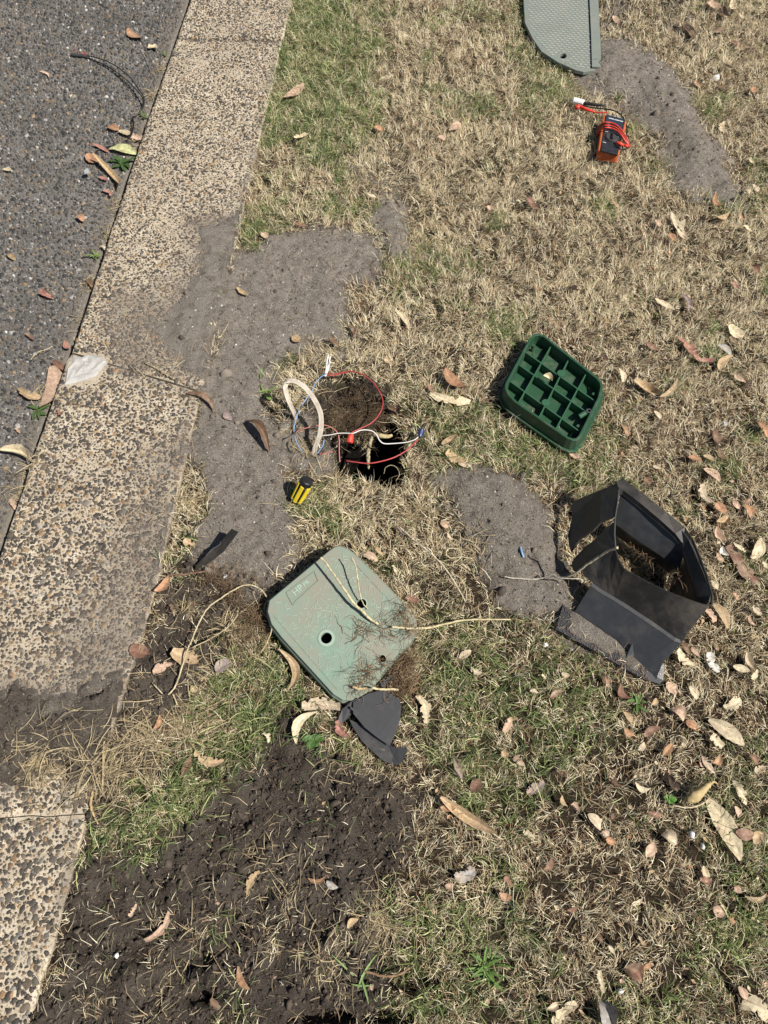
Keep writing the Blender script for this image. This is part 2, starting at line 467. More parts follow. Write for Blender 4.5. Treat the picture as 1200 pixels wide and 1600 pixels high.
gm = ramp(nt, vo.outputs['Distance'], [(.32, g3(1)), (.46, g3(0))])
gsel = mix(nt, 1.0, grit, gm, 'MULTIPLY')
gcol = ramp(nt, sepv.outputs[1], [(.1, (.07, .06, .05)), (.55, (.15, .10, .06)), (.75, (.24, .15, .08)), (.9, (.22, .21, .2))])
cem = mix(nt, gsel, cem, gcol)
cem = mix(nt, ramp(nt, nl.outputs[0], [(.38, g3(.7)), (.62, g3(.08))]), cem, (.33, .275, .205))
dustf = mix(nt, 1.0, sep.outputs[0], ramp(nt, nc.outputs[0], [(.35, g3(.45)), (.6, g3(1))]), 'MULTIPLY')
cem = mix(nt, dustf, cem, (.16, .135, .11))
nt.links.new(cem, b_.inputs['Base Color']); b_.inputs['Roughness'].default_value = .9; b_.inputs['Specular IOR Level'].default_value = .15
n1_ = bump(nt, b_, gm, .5, .0015)
bump(nt, b_, nc.outputs[0], .6, .0012, n1_)

# asphalt binder
m, nt, b_ = new_mat('asphalt'); M['road'] = m
at = N(nt, 'ShaderNodeAttribute', attribute_name='Col'); sep = N(nt, 'ShaderNodeSeparateColor'); nt.links.new(at.outputs[0], sep.inputs[0])
geo = N(nt, 'ShaderNodeNewGeometry')
vo = N(nt, 'ShaderNodeTexVoronoi'); vo.inputs['Scale'].default_value = 190; nt.links.new(geo.outputs['Position'], vo.inputs['Vector'])
sepv = N(nt, 'ShaderNodeSeparateColor'); nt.links.new(vo.outputs['Color'], sepv.inputs[0])
nb = noise(nt, 350, 4, .7); nl = noise(nt, 6, 4, .6)
bc = ramp(nt, nb.outputs[0], [(.32, (.060, .055, .050)), (.5, (.115, .107, .097)), (.7, (.19, .178, .162))])
gc = ramp(nt, sepv.outputs[0], [(.2, (.04, .04, .042)), (.5, (.13, .125, .12)), (.8, (.15, .12, .085)), (.93, (.42, .40, .37))])
gm = ramp(nt, vo.outputs['Distance'], [(.25, g3(.9)), (.42, g3(0))])
bc = mix(nt, gm, bc, gc)
bc = mix(nt, 1.0, bc, ramp(nt, nl.outputs[0], [(.3, g3(.75)), (.7, g3(1.2))]), 'MULTIPLY')
dustf = mix(nt, 1.0, sep.outputs[0], ramp(nt, nb.outputs[0], [(.3, g3(.4)), (.6, g3(1))]), 'MULTIPLY')
bc = mix(nt, dustf, bc, (.17, .14, .105))
nt.links.new(bc, b_.inputs['Base Color']); b_.inputs['Roughness'].default_value = .85; b_.inputs['Specular IOR Level'].default_value = .25
n1_ = bump(nt, b_, vo.outputs['Distance'], -.6, .0022)
bump(nt, b_, nb.outputs[0], .5, .0015, n1_)

M['pale_green'] = plastic('weathered_pale_green_plastic', (.160, .228, .175), .62, 1.0, (.23, .195, .155), 11, .3, .22, .47)
M['pale_green_worn'] = plastic('scuffed_pale_green_plastic', (.27, .36, .29), .6, .9, (.22, .19, .155), 15, .3, .3, .53)
M['dark_green'] = plastic('dark_green_plastic', (.020, .062, .031), .42, .75, (.14, .125, .10), 18, .4, .25, .60)
M['dark_green_rib'] = plastic('dark_green_plastic_rib', (.030, .088, .045), .42, .3, (.14, .13, .10), 22, .4, .2, .66)
M['black'] = plastic('dirty_black_plastic', (.017, .0165, .016), .5, .55, (.10, .085, .068), 14, .3, .3, .52)
M['blacksoil'] = plastic('black_plastic_smeared_with_soil', (.013, .012, .011), .40, .6, (.10, .082, .065), 14, .45, .3, .50)
M['black_clean'] = plastic('black_plastic', (.034, .035, .037), .28, .45, (.13, .11, .09), 14, .6, .3, .60)
M['charcoal'] = plastic('charcoal_plastic', (.046, .046, .048), .5, .5, (.16, .13, .10), 25, .4, .15, .62)
M['greylid'] = plastic('weathered_grey_green_plastic', (.165, .185, .160), .6, .7, (.23, .21, .18), 10, .3, .15, .58)
M['greytread'] = plastic('worn_tread', (.36, .36, .32), .6, .8, (.2, .17, .13), 12, .3, .2, .6)
M['orange'] = plastic('orange_plastic', (.46, .085, .018), .5, .4, (.2, .16, .1), 60)
M['meterface'] = plastic('meter_face', (.018, .019, .023), .35, .1, (.2, .18, .15), 80)
M['meterscreen'] = plastic('meter_screen', (.025, .035, .05), .15, 0)
M['dial'] = plastic('meter_dial', (.05, .047, .045), .45, 0)
M['white'] = plastic('white_plastic', (.75, .75, .72), .4, .15, (.3, .25, .2), 60)
M['printwhite'] = plastic('white_print', (.7, .7, .68), .5, 0)
M['red'] = plastic('red_plastic', (.60, .045, .025), .38, .15, (.3, .15, .1), 60)
M['redwire'] = plastic('red_wire', (.36, .04, .04), .4, .2, (.35, .2, .17), 60)
M['pinkwire'] = plastic('faded_red_wire', (.50, .17, .15), .5, .3, (.3, .2, .17), 60)
M['bluewire'] = plastic('blue_wire', (.16, .29, .50), .45, .3, (.35, .35, .33), 60)
M['whitewire'] = plastic('white_wire', (.62, .60, .56), .45, .3, (.3, .25, .2), 60)
M['blackwire'] = plastic('black_wire', (.012, .012, .012), .35, .1, (.1, .09, .07), 60)
M['navy'] = plastic('navy_plastic', (.02, .03, .12), .3, .15, (.1, .09, .07), 60)
M['copper'] = plastic('bare_copper', (.5, .25, .12), .35, 0)
M['yellow'] = plastic('yellow_plastic', (.72, .54, .02), .38, .12, (.2, .15, .08), 60)
M['sheath'] = plastic('dirty_white_cable_sheath', (.58, .52, .43), .45, .95, (.16, .11, .075), 30, .35, .25, .53)
M['mortar'] = plastic('pale_mortar', (.42, .41, .39), .9, .9, (.20, .17, .14), 60, .2, .5, .50)
M['pod'] = plastic('dry_seed_pod', (.40, .31, .16), .7, .5, (.25, .17, .07), 90, .2, .3, .5)
M['weed'] = attr_mat('weed_leaf', .55, 200, .25, .2, .3, .1)

# ------------------------------------------------------------------ ground, road, kerb
def axis(lo, hi, step, far):
    core = np.arange(lo, hi + 1e-6, step)
    up, dn, d, x = [], [], step * 3, core[-1]
    while x < far: x += d; up.append(x); d *= 1.45
    d, x = step * 3, core[0]
    while x > -far: x -= d; dn.append(x); d *= 1.45
    return np.concatenate([dn[::-1], core, up])
def grid_faces(nx, ny):
    i = np.arange(nx - 1)[None, :]; j = np.arange(ny - 1)[:, None]
    a_ = (j * nx + i).ravel()
    q = np.stack([a_, a_ + 1, a_ + nx + 1, a_ + nx], 1)
    st = np.arange(len(q)) * 4
    return (q.ravel().astype(np.int32), st.astype(np.int32), np.full(len(q), 4, np.int32))
GX = axis(-.9, 1.5, .0057, 40); GY = axis(-.36, 3.0, .006, 40)
gx, gy = np.meshgrid(GX, GY)
fl = fields(gx.ravel(), gy.ravel())
GZ = fl['z'].reshape(gx.shape)
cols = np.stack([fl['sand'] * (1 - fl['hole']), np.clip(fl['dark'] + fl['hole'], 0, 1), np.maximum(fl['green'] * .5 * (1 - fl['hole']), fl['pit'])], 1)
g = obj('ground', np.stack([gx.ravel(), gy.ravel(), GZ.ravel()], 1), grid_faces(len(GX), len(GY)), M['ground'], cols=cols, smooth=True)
set_props(g, 'dry lawn verge with bare soil, sand heaps and a dug hole', 'ground', kind='structure')
def zat(x, y):
    i = np.clip(np.searchsorted(GX, x) - 1, 0, len(GX) - 2); j = np.clip(np.searchsorted(GY, y) - 1, 0, len(GY) - 2)
    fx = (x - GX[i]) / (GX[i + 1] - GX[i]); fy = (y - GY[j]) / (GY[j + 1] - GY[j])
    return (GZ[j, i] * (1 - fx) + GZ[j, i + 1] * fx) * (1 - fy) + (GZ[j + 1, i] * (1 - fx) + GZ[j + 1, i + 1] * fx) * fy

# road: one sheet whose right side runs under the kerb line
ys = axis(-.4, 3.1, .03, 40); ts = np.concatenate([[0, .012, .041, .045, .052, .06, .1, .15, .25, .4, .6, .9], [1.5, 3, 8, 20, 40]])
V = []; C = []
for yv in ys:
    for t in ts:
        x = KL(yv) + .012 - t
        V.append((x, yv, -.046 + .004 * float(fbm(x, yv, .3, 2, 1)) - .002 - (.035 if t <= .041 else 0) + .004 * min(1, t / .3)))
        d = max(0, 1 - t / .10) * (0.35 + 0.9 * float(fbm(x, yv, .08, 3, 2)))
        C.append((min(1, d), 0, 0))
rd = obj('road', V, [tuple(q) for q in grid_faces(len(ts), len(ys))[0].reshape(-1, 4)[:, ::-1]], M['road'], cols=C, smooth=True)
set_props(rd, 'grey asphalt road surface left of the kerb', 'road', kind='structure')

wig = lambda x, k: .010 * (vn(x, x * 0 + k, .05, 1) - .5) + .005 * (vn(x, x * 0 + k, .015, 2) - .5)
def joint1(x): return 1.225 - .36 * (x + .784)
SEG = [(-9.0, lambda x: -8.99 + 0 * x, lambda x: .1435 + .06 * (x + .6) + wig(x, 1.)),
       (0, lambda x: .1455 + .06 * (x + .6) + wig(x, 1.), lambda x: joint1(x) - .003),
       (1, lambda x: joint1(x) + .003, lambda x: 2.5715 - .05 * (x + .5) + wig(x, 2.)),
       (2, lambda x: 2.573 - .05 * (x + .5) + wig(x, 2.), lambda x: 12 + 0 * x)]
kerbs = []
SEGY = [(-9, .142), (.146, 1.17), (1.18, 2.57), (2.574, 12)]
for si, (_, f0, f1) in enumerate(SEG):
    nu = 27; us = np.concatenate([[0, .012, .03], np.linspace(.06, .94, 21), [.97, .988, 1]]); nu = len(us)
    L = SEGY[si][1] - SEGY[si][0]
    nv = int(min(140, max(30, L / .012)))
    if si == 0: vs = np.concatenate([[0, .5, .8, .9], np.linspace(.94, 1, 60)])
    elif si == 3: vs = np.concatenate([np.linspace(0, .06, 60), [.1, .2, .5, 1]])
    else: vs = np.linspace(0, 1, nv)
    V = []; C = []
    X = np.zeros((len(vs), nu)); Y = X.copy()
    for j, v in enumerate(vs):
        for i, u in enumerate(us):
            y0g, y1g = SEGY[si]
            y = y0g + v * (y1g - y0g)
            for _k in range(2):
                x = KL(y) + u * (KR(y) - KL(y))
                y = float(f0(x) + v * (f1(x) - f0(x)))
            X[j, i] = x; Y[j, i] = y
    fk = fields(X.ravel(), Y.ravel())['kdust'].reshape(X.shape)
    wob = (fbm(X, Y, .05, 3, 2) - .5)
    for j in range(len(vs)):
        for i, u in enumerate(us):
            ed = max(0, 1 - u / .03) ** 2 + max(0, 1 - (1 - u) / .03) ** 2
            jd = max(0, 1 - j / 1.5) + max(0, 1 - (len(vs) - 1 - j) / 1.5)
            x = X[j, i] + (wob[j, i] * .008 if u in (0, 1) else 0)
            V.append((x, Y[j, i], -.004 * min(1.5, ed) - .003 * min(1, jd) + wob[j, i] * .003)); C.append((fk[j, i], 0, 0))
    q = [tuple(t) for t in grid_faces(nu, len(vs))[0].reshape(-1, 4)]
    per = [i for i in range(nu)] + [j * nu + nu - 1 for j in range(1, len(vs))] + [(len(vs) - 1) * nu + i for i in range(nu - 2, -1, -1)] + [j * nu for j in range(len(vs) - 2, 0, -1)]
    b0 = len(V)
    for p_ in per: V.append((V[p_][0], V[p_][1], -.12)); C.append(C[p_])
    for k in range(len(per)):
        k2 = (k + 1) % len(per); q.append((per[k], b0 + k, b0 + k2, per[k2]))
    kb = obj('kerb', V, q, M['kerb'], cols=C, smooth=False)
    where = ('at the bottom left, below the dark soil', 'between the chipped joint and the dark soil', 'above the chipped joint', 'at the very top')[si]
    set_props(kb, 'exposed aggregate concrete kerb slab ' + where, 'kerb', kind='structure')
    kerbs.append(kb)

def pebbles(n, x, y, z0, r, h, colr, asp=.35, k=6, irr=.28, topr=.72):
    """n flattened irregular stones as one vertex and face list"""
    an = (np.arange(k) / k * 2 * math.pi)[None, :] + R.uniform(0, 6.28, (n, 1)) + R.uniform(-.3, .3, (n, k))
    rr = r[:, None] * (1 + R.uniform(-irr, irr, (n, k)))
    ph = R.uniform(0, 3.14, (n, 1)); sx = 1 + R.uniform(0, asp, (n, 1))
    lx = np.cos(an) * rr * sx; ly = np.sin(an) * rr / sx
    wx = lx * np.cos(ph) - ly * np.sin(ph); wy = lx * np.sin(ph) + ly * np.cos(ph)
    V = np.zeros((n, 2 * k + 1, 3))
    V[:, :k, 0] = x[:, None] + wx; V[:, :k, 1] = y[:, None] + wy; V[:, :k, 2] = z0[:, None]
    V[:, k:2 * k, 0] = x[:, None] + wx * topr; V[:, k:2 * k, 1] = y[:, None] + wy * topr
    V[:, k:2 * k, 2] = (z0 + h)[:, None] + R.uniform(-.25, .15, (n, k)) * h[:, None]
    V[:, 2 * k, 0] = x; V[:, 2 * k, 1] = y; V[:, 2 * k, 2] = z0 + h * R.uniform(.95, 1.25, n)
    j = np.arange(k); j2 = (j + 1) % k
    quad = np.stack([j, j2, k + j2, k + j], 1); tri = np.stack([k + j, k + j2, np.full(k, 2 * k)], 1)
    pat = np.concatenate([quad.ravel(), tri.ravel()]); tot = np.array([4] * k + [3] * k)
    vi = (pat[None, :] + (np.arange(n) * (2 * k + 1))[:, None]).ravel().astype(np.int32)
    T = np.tile(tot, n).astype(np.int32); st = (np.cumsum(T) - T).astype(np.int32)
    c = np.repeat(colr, 2 * k + 1, 0)
    return V.reshape(-1, 3), (vi, st, T), c
def pick(n, table):
    w = np.array([t[0] for t in table], float); w /= w.sum()
    i = R.choice(len(table), n, p=w)
    c = np.array([t[1] for t in table])[i]
    return c * R.uniform(.75, 1.25, (n, 1))
# kerb stones
STONECOL = [(7, (.056, .049, .042)), (6, (.085, .072, .058)), (4, (.125, .097, .068)), (2, (.23, .15, .085)), (1.2, (.15, .135, .115)), (1, (.30, .22, .13)), (.5, (.29, .26, .22))]
sp = .0074
yy = np.arange(-.30, 3.05, sp)
pts = []
for i, yv in enumerate(yy):
    w = KR(yv) - KL(yv); xs = np.arange(KL(yv) + .006 + (i % 2) * sp / 2, KR(yv) - .005, sp)
    pts += [(x, yv) for x in xs]
pts = np.array(pts) + R.uniform(-.4, .4, (len(pts), 2)) * sp
px_, py_ = PX(pts[:, 0], pts[:, 1])
keep = (px_ > -60) & (px_ < 480) & (py_ > -60) & (py_ < 1700)
mp = [(98, 605), (104, 565), (112, 551), (140, 549), (172, 556), (166, 578), (150, 600)]
keep &= sdist(px_, py_, mp) > 0
fk = fields(pts[:, 0], pts[:, 1])
keep &= R.rand(len(pts)) > .03
pts = pts[keep]; dk = fk['kdust'][keep]; n = len(pts)
r = np.clip(R.lognormal(math.log(.0041), .33, n), .0019, .0088)
fine_area = ss((pts[:, 1] - 1.2) / .5)
r *= (1 - .16 * fine_area)
h = R.uniform(.0006, .0020, n)
col = pick(n, STONECOL)
col = col * (1 - dk[:, None] * .45) + np.array([.13, .108, .088]) * dk[:, None] * .55
si = np.where(pts[:, 1] < .144, 0, np.where(pts[:, 1] < 1.225 - .36 * (pts[:, 0] + .784), 1, np.where(pts[:, 1] < 2.572, 2, 3)))
jd = np.minimum(np.abs(pts[:, 1] - .144), np.abs(pts[:, 1] - joint1(pts[:, 0])))
ok = (jd > r + .002)
pts, r, h, col, si, dk = pts[ok], r[ok], h[ok], col[ok], si[ok], dk[ok]
# the stones that show largest become separate parts
px_, py_ = PX(pts[:, 0], pts[:, 1])
dep = pts[:, 1] * sT + CAM_H * cT
vis = (px_ > 4) & (py_ < 1596) & (py_ > 0) & (dk < .5)
size = np.where(vis, r / dep, 0)
big = np.argsort(-size)[:290]
isbig = np.zeros(len(pts), bool); isbig[big] = True
for s_ in range(4):
    mk = (si == s_) & ~isbig
    if mk.sum() == 0: continue
    V, Fc, C = pebbles(mk.sum(), pts[mk, 0], pts[mk, 1], np.full(mk.sum(), -.0022), r[mk], h[mk] + .0022, col[mk])
    o = obj('aggregate_stones', V, Fc, M['stone'], parent=kerbs[s_], cols=C); o['kind'] = 'stuff'
shapes = []
for i in range(14):
    cc = np.array([STONECOL[min(i // 2, 6)][1]]) * (1.15 if i % 2 else .85)
    V, Fc, C = pebbles(1, np.zeros(1), np.zeros(1), np.array([-.0022]), np.ones(1) * .0045, np.array([.0038]), cc)
    so = obj('stone', V, Fc, M['stone'], cols=C); shapes.append(so.data); bpy.data.objects.remove(so)
lum = np.array([c[0] for c in [STONECOL[min(i // 2, 6)][1] for i in range(14)]])
for b in big:
    cand = np.argsort(np.abs(lum - col[b, 0]) + R.uniform(0, .02, 14))[0]
    so = bpy.data.objects.new('stone', shapes[cand]); COL.objects.link(so)
    so.parent = kerbs[si[b]]; so.location = (pts[b, 0], pts[b, 1], 0)
    s_ = r[b] / .0045; so.scale = (s_, s_, .9); so.rotation_euler = (0, 0, R.uniform(0, 6.28))

# road chippings
sp = .0088
ax = np.arange(-1.6, -.6, sp); ay = np.arange(.4, 3.05, sp)
qx, qy = np.meshgrid(ax, ay); pts = np.stack([qx.ravel(), qy.ravel()], 1) + R.uniform(-.5, .5, (qx.size, 2)) * sp
px_, py_ = PX(pts[:, 0], pts[:, 1], -.025)
k_ = (px_ > -60) & (py_ > -60) & (pts[:, 0] < KL(pts[:, 1]) - .043) & (R.rand(len(pts)) < .80)
pts = pts[k_]; n = len(pts)
r = np.clip(R.lognormal(math.log(.0033), .38, n), .0014, .0082)
hd = R.uniform(.0004, .0018, n)
RC = [(5, (.036, .035, .034)), (6, (.070, .066, .061)), (5, (.115, .108, .100)), (3, (.13, .102, .075)), (1.2, (.21, .155, .10)), (.9, (.28, .265, .25)), (.15, (.46, .44, .41))]
col = pick(n, RC)
dd = np.clip(1 - (KL(pts[:, 1]) - pts[:, 0]) / .09, 0, 1) * .6
col = col * (1 - dd[:, None]) + np.array([.16, .13, .10]) * dd[:, None]
V, Fc, C = pebbles(n, pts[:, 0], pts[:, 1], np.full(n, -.0485) + .004 * np.minimum(1, (KL(pts[:, 1]) - pts[:, 0]) / .3) + .004 * fbm(pts[:, 0], pts[:, 1], .3, 2, 1), r, hd + .0035, col)
o = obj('road_chippings', V, Fc, M['stone'], cols=C)
set_props(o, 'grey and brown stone chippings bedded in the asphalt', 'gravel', kind='stuff')

# ------------------------------------------------------------------ soil crumbs
def scatter(n, dens_fn, ymin=-.33):
    out = []
    tot = 0
    while tot < n:
        x = R.uniform(-.9, 1.5, 60000); y = R.uniform(ymin, 2.95, 60000)
        px, py = PX(x, y)
        k = (px > -70) & (px < 1270) & (py > -50) & (py < 1680)
        x, y, px, py = x[k], y[k], px[k], py[k]
        f = fields(x, y)
        d = dens_fn(f, x, y)
        k = R.rand(len(x)) < d
        out.append(np.stack([x[k], y[k]] + [f[q][k] for q in ('sand', 'dark', 'green', 'hole', 'px', 'py')], 1))
        tot += k.sum()
    return np.concatenate(out)[:n]
s_ = scatter(13000, lambda f, x, y: np.clip(f['dark'] * 1.0 + f['hole'] * .8 + (f['sand'] * .14) + .9 * f['sand'] * (1 - f['sand']), 0, 1) * np.where(x < KR(y) - .004, .35, 1))
n = len(s_)
r = np.clip(R.lognormal(math.log(.0021), .5, n), .0008, .0075) * np.where(s_[:, 2] > .5, np.where(R.rand(n) < .05, 2.2, .7), 1)
z = zat(s_[:, 0], s_[:, 1])
isS = (s_[:, 2] > .5)[:, None]
col = np.where(isS, np.array([[.135, .112, .092]]), np.array([[.060, .048, .039]])) * R.uniform(.5, 1.7, (n, 1))
V, Fc, C = pebbles(n, s_[:, 0], s_[:, 1], z - r * .3, r, r * R.uniform(.9, 1.6, n), col, k=6, irr=.35, topr=.6)
o = obj('soil_crumbs', V, Fc, M['soilbit'], cols=C)
set_props(o, 'loose crumbs and clods of dark soil and grey sand', 'soil', kind='stuff')

# ------------------------------------------------------------------ grass
FOOT = [  # things standing on the lawn: no blade grows through them (photo outlines of their footprints)
 [(428, 950), (530, 866), (640, 975), (548, 1086)], [(790, 606), (836, 535), (936, 604), (898, 690)],
 [(826, 0), (826, 60), (900, 110), (932, 110), (932, -60), (826, -60)], [(940, 182), (978, 190), (962, 244), (938, 240)],
 [(540, 1100), (620, 1095), (625, 1150), (600, 1180), (560, 1140)], [(305, 890), (370, 825), (355, 870), (310, 900)]]
def ribbons(name, s_, L, W, H, heads, colr, mat, droop=.25, seg=2):
    n = len(s_)
    x, y = s_[:, 0], s_[:, 1]
    z = zat(x, y)
    dirx, diry = np.cos(heads), np.sin(heads)
    roll = R.uniform(-.9, .9, n)
    sx, sy, sz = -diry * np.cos(roll), dirx * np.cos(roll), np.sin(roll)
    nv = 2 * seg + 1
    V = np.zeros((n, nv, 3)); bend = R.uniform(-.5, .5, n)
    for i in range(seg + 1):
        t = i / seg
        hx = t * L; hz = H * (t * (2 - t) if True else t) - droop * L * t * t * .5
        ca, sa = np.cos(bend * t), np.sin(bend * t)
        cx = x + (dirx * ca - diry * sa) * hx; cy = y + (diry * ca + dirx * sa) * hx
        cz = z + np.maximum(hz, .001 + .002 * t)
        w = W * (1 - .35 * t)
        if i < seg:
            for q, sg in ((2 * i, -1), (2 * i + 1, 1)):
                V[:, q, 0] = cx + sg * sx * w / 2; V[:, q, 1] = cy + sg * sy * w / 2; V[:, q, 2] = cz + sg * sz * w / 2
        else:
            V[:, 2 * seg, 0] = cx; V[:, 2 * seg, 1] = cy; V[:, 2 * seg, 2] = cz
    pat, tot = [], []
    for i in range(seg - 1):
        pat += [2 * i, 2 * i + 1, 2 * i + 3, 2 * i + 2]; tot.append(4)
    pat += [2 * seg - 2, 2 * seg - 1, 2 * seg]; tot.append(3)
    vi = (np.array(pat)[None, :] + (np.arange(n) * nv)[:, None]).ravel().astype(np.int32)
    T = np.tile(tot, n).astype(np.int32); st = (np.cumsum(T) - T).astype(np.int32)
    cc = np.repeat(colr, nv, 0).reshape(n, nv, 3).copy()
    return obj(name, V.reshape(-1, 3), (vi, st, T), mat, cols=cc.reshape(-1, 3))
def clear(f):
    k = np.ones(len(f['px']))
    for p_ in FOOT: k *= (sdist(f['px'], f['py'], p_) > 0)
    return k
def dens_dry(f, x, y):
    low = ss((f['py'] - 650) / 500)
    gap = ss((fbm(x, y, .017, 2, 0) - .22 - .12 * low) * 7)
    big_ = ss((fbm(x, y, .055, 3, 4) - .16 - .06 * low) * 5)
    return f['dens'] * (.10 + .90 * gap * (.25 + .75 * big_)) * clear(f)
nd = 335000
s_ = scatter(nd, dens_dry); n = len(s_)
hue = fbm(s_[:, 0], s_[:, 1], .12, 3, 5) + R.uniform(-.3, .3, n)
pale = np.array([.88, .79, .57]); tan = np.array([.66, .53, .33]); brn = np.array([.31, .20, .12]); grn = np.array([.24, .265, .11])
t = np.clip((hue - .25) * 2, 0, 1)[:, None]
col = brn * (1 - t) + tan * t
u = (R.rand(n, 1) < .45); col = np.where(u, pale * R.uniform(.8, 1.1, (n, 1)), col)
u = (R.rand(n, 1) < .13 * ss((s_[:, 7:8] - 500) / 600) + .05); col = np.where(u, np.array([[.13, .085, .055]]), col)
u = (R.rand(n, 1) < (.03 + .30 * s_[:, 4:5])); col = np.where(u, grn * R.uniform(.8, 1.4, (n, 1)), col)
col = col * R.uniform(.75, 1.2, (n, 1))
hd = fbm(s_[:, 0], s_[:, 1], .04, 2, 3) * 14 + R.uniform(-1.3, 1.3, n)
L = np.clip(R.lognormal(math.log(.0135), .45, n), .005, .04)
o = ribbons('dry_grass', s_, L, R.uniform(.0006, .0013, n), L * R.uniform(.1, 1.3, n), hd, col, M['blade'])
set_props(o, 'short dry straw coloured lawn grass covering the verge', 'grass', kind='stuff')
s_ = scatter(36000, lambda f, x, y: f['dens'] * clear(f) * np.clip(f['green'] * (.25 + 1.3 * ss((fbm(x, y, .03, 2, 1) - .42) * 5)), .012, 1)); n = len(s_)
g1 = np.array([.165, .205, .075]); g2 = np.array([.085, .125, .05]); g3_ = np.array([.40, .42, .19])
m_ = (fbm(s_[:, 0], s_[:, 1], .10, 2, 2) + R.uniform(-.25, .25, n))[:, None]
col = g2 * (1 - np.clip(m_, 0, 1)) + g1 * np.clip(m_, 0, 1)
col = np.where(R.rand(n, 1) < .2, g3_, col) * R.uniform(.75, 1.3, (n, 1))
near = ss((s_[:, 7] - 900) / 300)
L = np.clip(R.lognormal(math.log(.018), .4, n), .007, .05) * (1 + .15 * near)
hd = fbm(s_[:, 0], s_[:, 1], .05, 2, 4) * 12 + R.uniform(-1.6, 1.6, n)
o = ribbons('green_grass', s_, L, R.uniform(.0011, .0022, n), L * R.uniform(.3, .95, n), hd, col, M['blade'], .3, 3)
set_props(o, 'green grass blades growing in patches through the dry lawn', 'grass', kind='stuff')
# long loose straws: around the kerb end, on the dark soil and along the gutter
ST = [(160,1200,80,420,.05),(60,1190,80,260,.035),(230,1150,70,260,.05),(300,1130,70,420,.05),(330,1040,70,220,.045),(290,780,30,140,.035),(370,980,50,260,.04),(290,950,60,140,.03),
      (450,1400,130,110,.03),(300,1450,120,70,.03),(500,1500,120,130,.03),(250,1560,90,70,.03),(600,1440,60,200,.04),(400,1330,120,80,.022),(520,620,50,260,.035),(570,650,50,260,.03),(480,690,40,140,.03),(600,735,28,160,.03),(460,660,30,60,.03),
      (650,380,50,160,.04),(560,280,50,160,.03),(740,860,40,120,.035),(900,970,60,120,.03),(560,1180,60,160,.035),(960,870,50,260,.03),(1000,880,40,200,.03),(520,750,70,260,.03),(640,800,50,200,.035), (540,720,50,200,.03),
      (215,200,24,60,.03),(235,130,18,50,.035),(180,310,24,80,.03),(165,350,22,60,.03),(60,610,30,40,.03),(45,720,24,90,.03),(25,760,24,90,.03),(120,480,24,40,.03),(250,90,12,40,.03),(255,575,50,30,.05),(130,425,20,50,.02)]
A = []
for (cx, cy, rr_, cnt, ll) in ST:
    for _ in range(cnt):
        a_ = R.uniform(0, 6.28); q = abs(R.normal(0, .5)) * rr_
        w_ = P(cx + q * math.cos(a_), cy + q * math.sin(a_), 0)
        A.append((w_[0], w_[1], ll))
ex = scatter(2600, lambda f, x, y: f['dens'] * clear(f))
A += [(q[0], q[1], R.uniform(.03, .06)) for q in ex]
A = np.array(A); n = len(A)
col = np.array([.52, .42, .26]) * R.uniform(.35, 1.15, (n, 1)); L = A[:, 2] * R.uniform(.4, 1.5, n)
onroad = A[:, 0] < KL(A[:, 1])
_zat = zat
def zat(x, y, f=_zat):
    z = f(x, y); x = np.asarray(x); y = np.asarray(y)
    z = np.where(x < KL(y), -.041, z); z = np.where((x >= KL(y)) & (x < KR(y)), np.maximum(z, .0015), z)
    return z
o = ribbons('straw', A, L, R.uniform(.0009, .0019, n), L * R.uniform(.02, .25, n), R.uniform(0, 6.28, n), col, M['blade'], .1, 4)
set_props(o, 'loose dry straws and dead stolons lying on soil and kerb', 'straw', kind='stuff')

n = 8500
s_ = scatter(n, lambda f, x, y: np.clip(f['sand'], 0, 1) * np.where(x < KR(y), .5, 1))
r = np.clip(R.lognormal(math.log(.0011), .4, n), .0005, .0032); z = np.maximum(zat(s_[:, 0], s_[:, 1]), -.05)
col = pick(n, [(6, (.20, .17, .145)), (4, (.12, .10, .08)), (2, (.06, .05, .04)), (2, (.40, .37, .33)), (.5, (.6, .58, .53))])
V, Fc, C = pebbles(n, s_[:, 0], s_[:, 1], z - r * .2, r, r * R.uniform(.8, 1.3, n), col, k=5, irr=.3, topr=.6)
o = obj('sand_grains', V, Fc, M['soilbit'], cols=C)
set_props(o, 'coarse grains and tiny stones in the grey sand', 'sand', kind='stuff')
n = 5200
s_ = scatter(n, lambda f, x, y: np.clip(f['sand'] * .8 + f['dark'] * .6 + f['hole'], 0, 1) * np.where(x < KR(y), .25, 1))
n = len(s_); col = np.where(R.rand(n, 1) < .45, np.array([[.42, .34, .22]]), np.array([[.05, .036, .025]])) * R.uniform(.6, 1.3, (n, 1))
L = np.clip(R.lognormal(math.log(.011), .5, n), .004, .045)
o = ribbons('root_fibres', s_, L, R.uniform(.0004, .0011, n), L * R.uniform(.02, .3, n), R.uniform(0, 6.28, n), col, M['blade'], .1, 3)
set_props(o, 'fine root fibres and grass scraps scattered over the bare soil', 'fibres', kind='stuff')

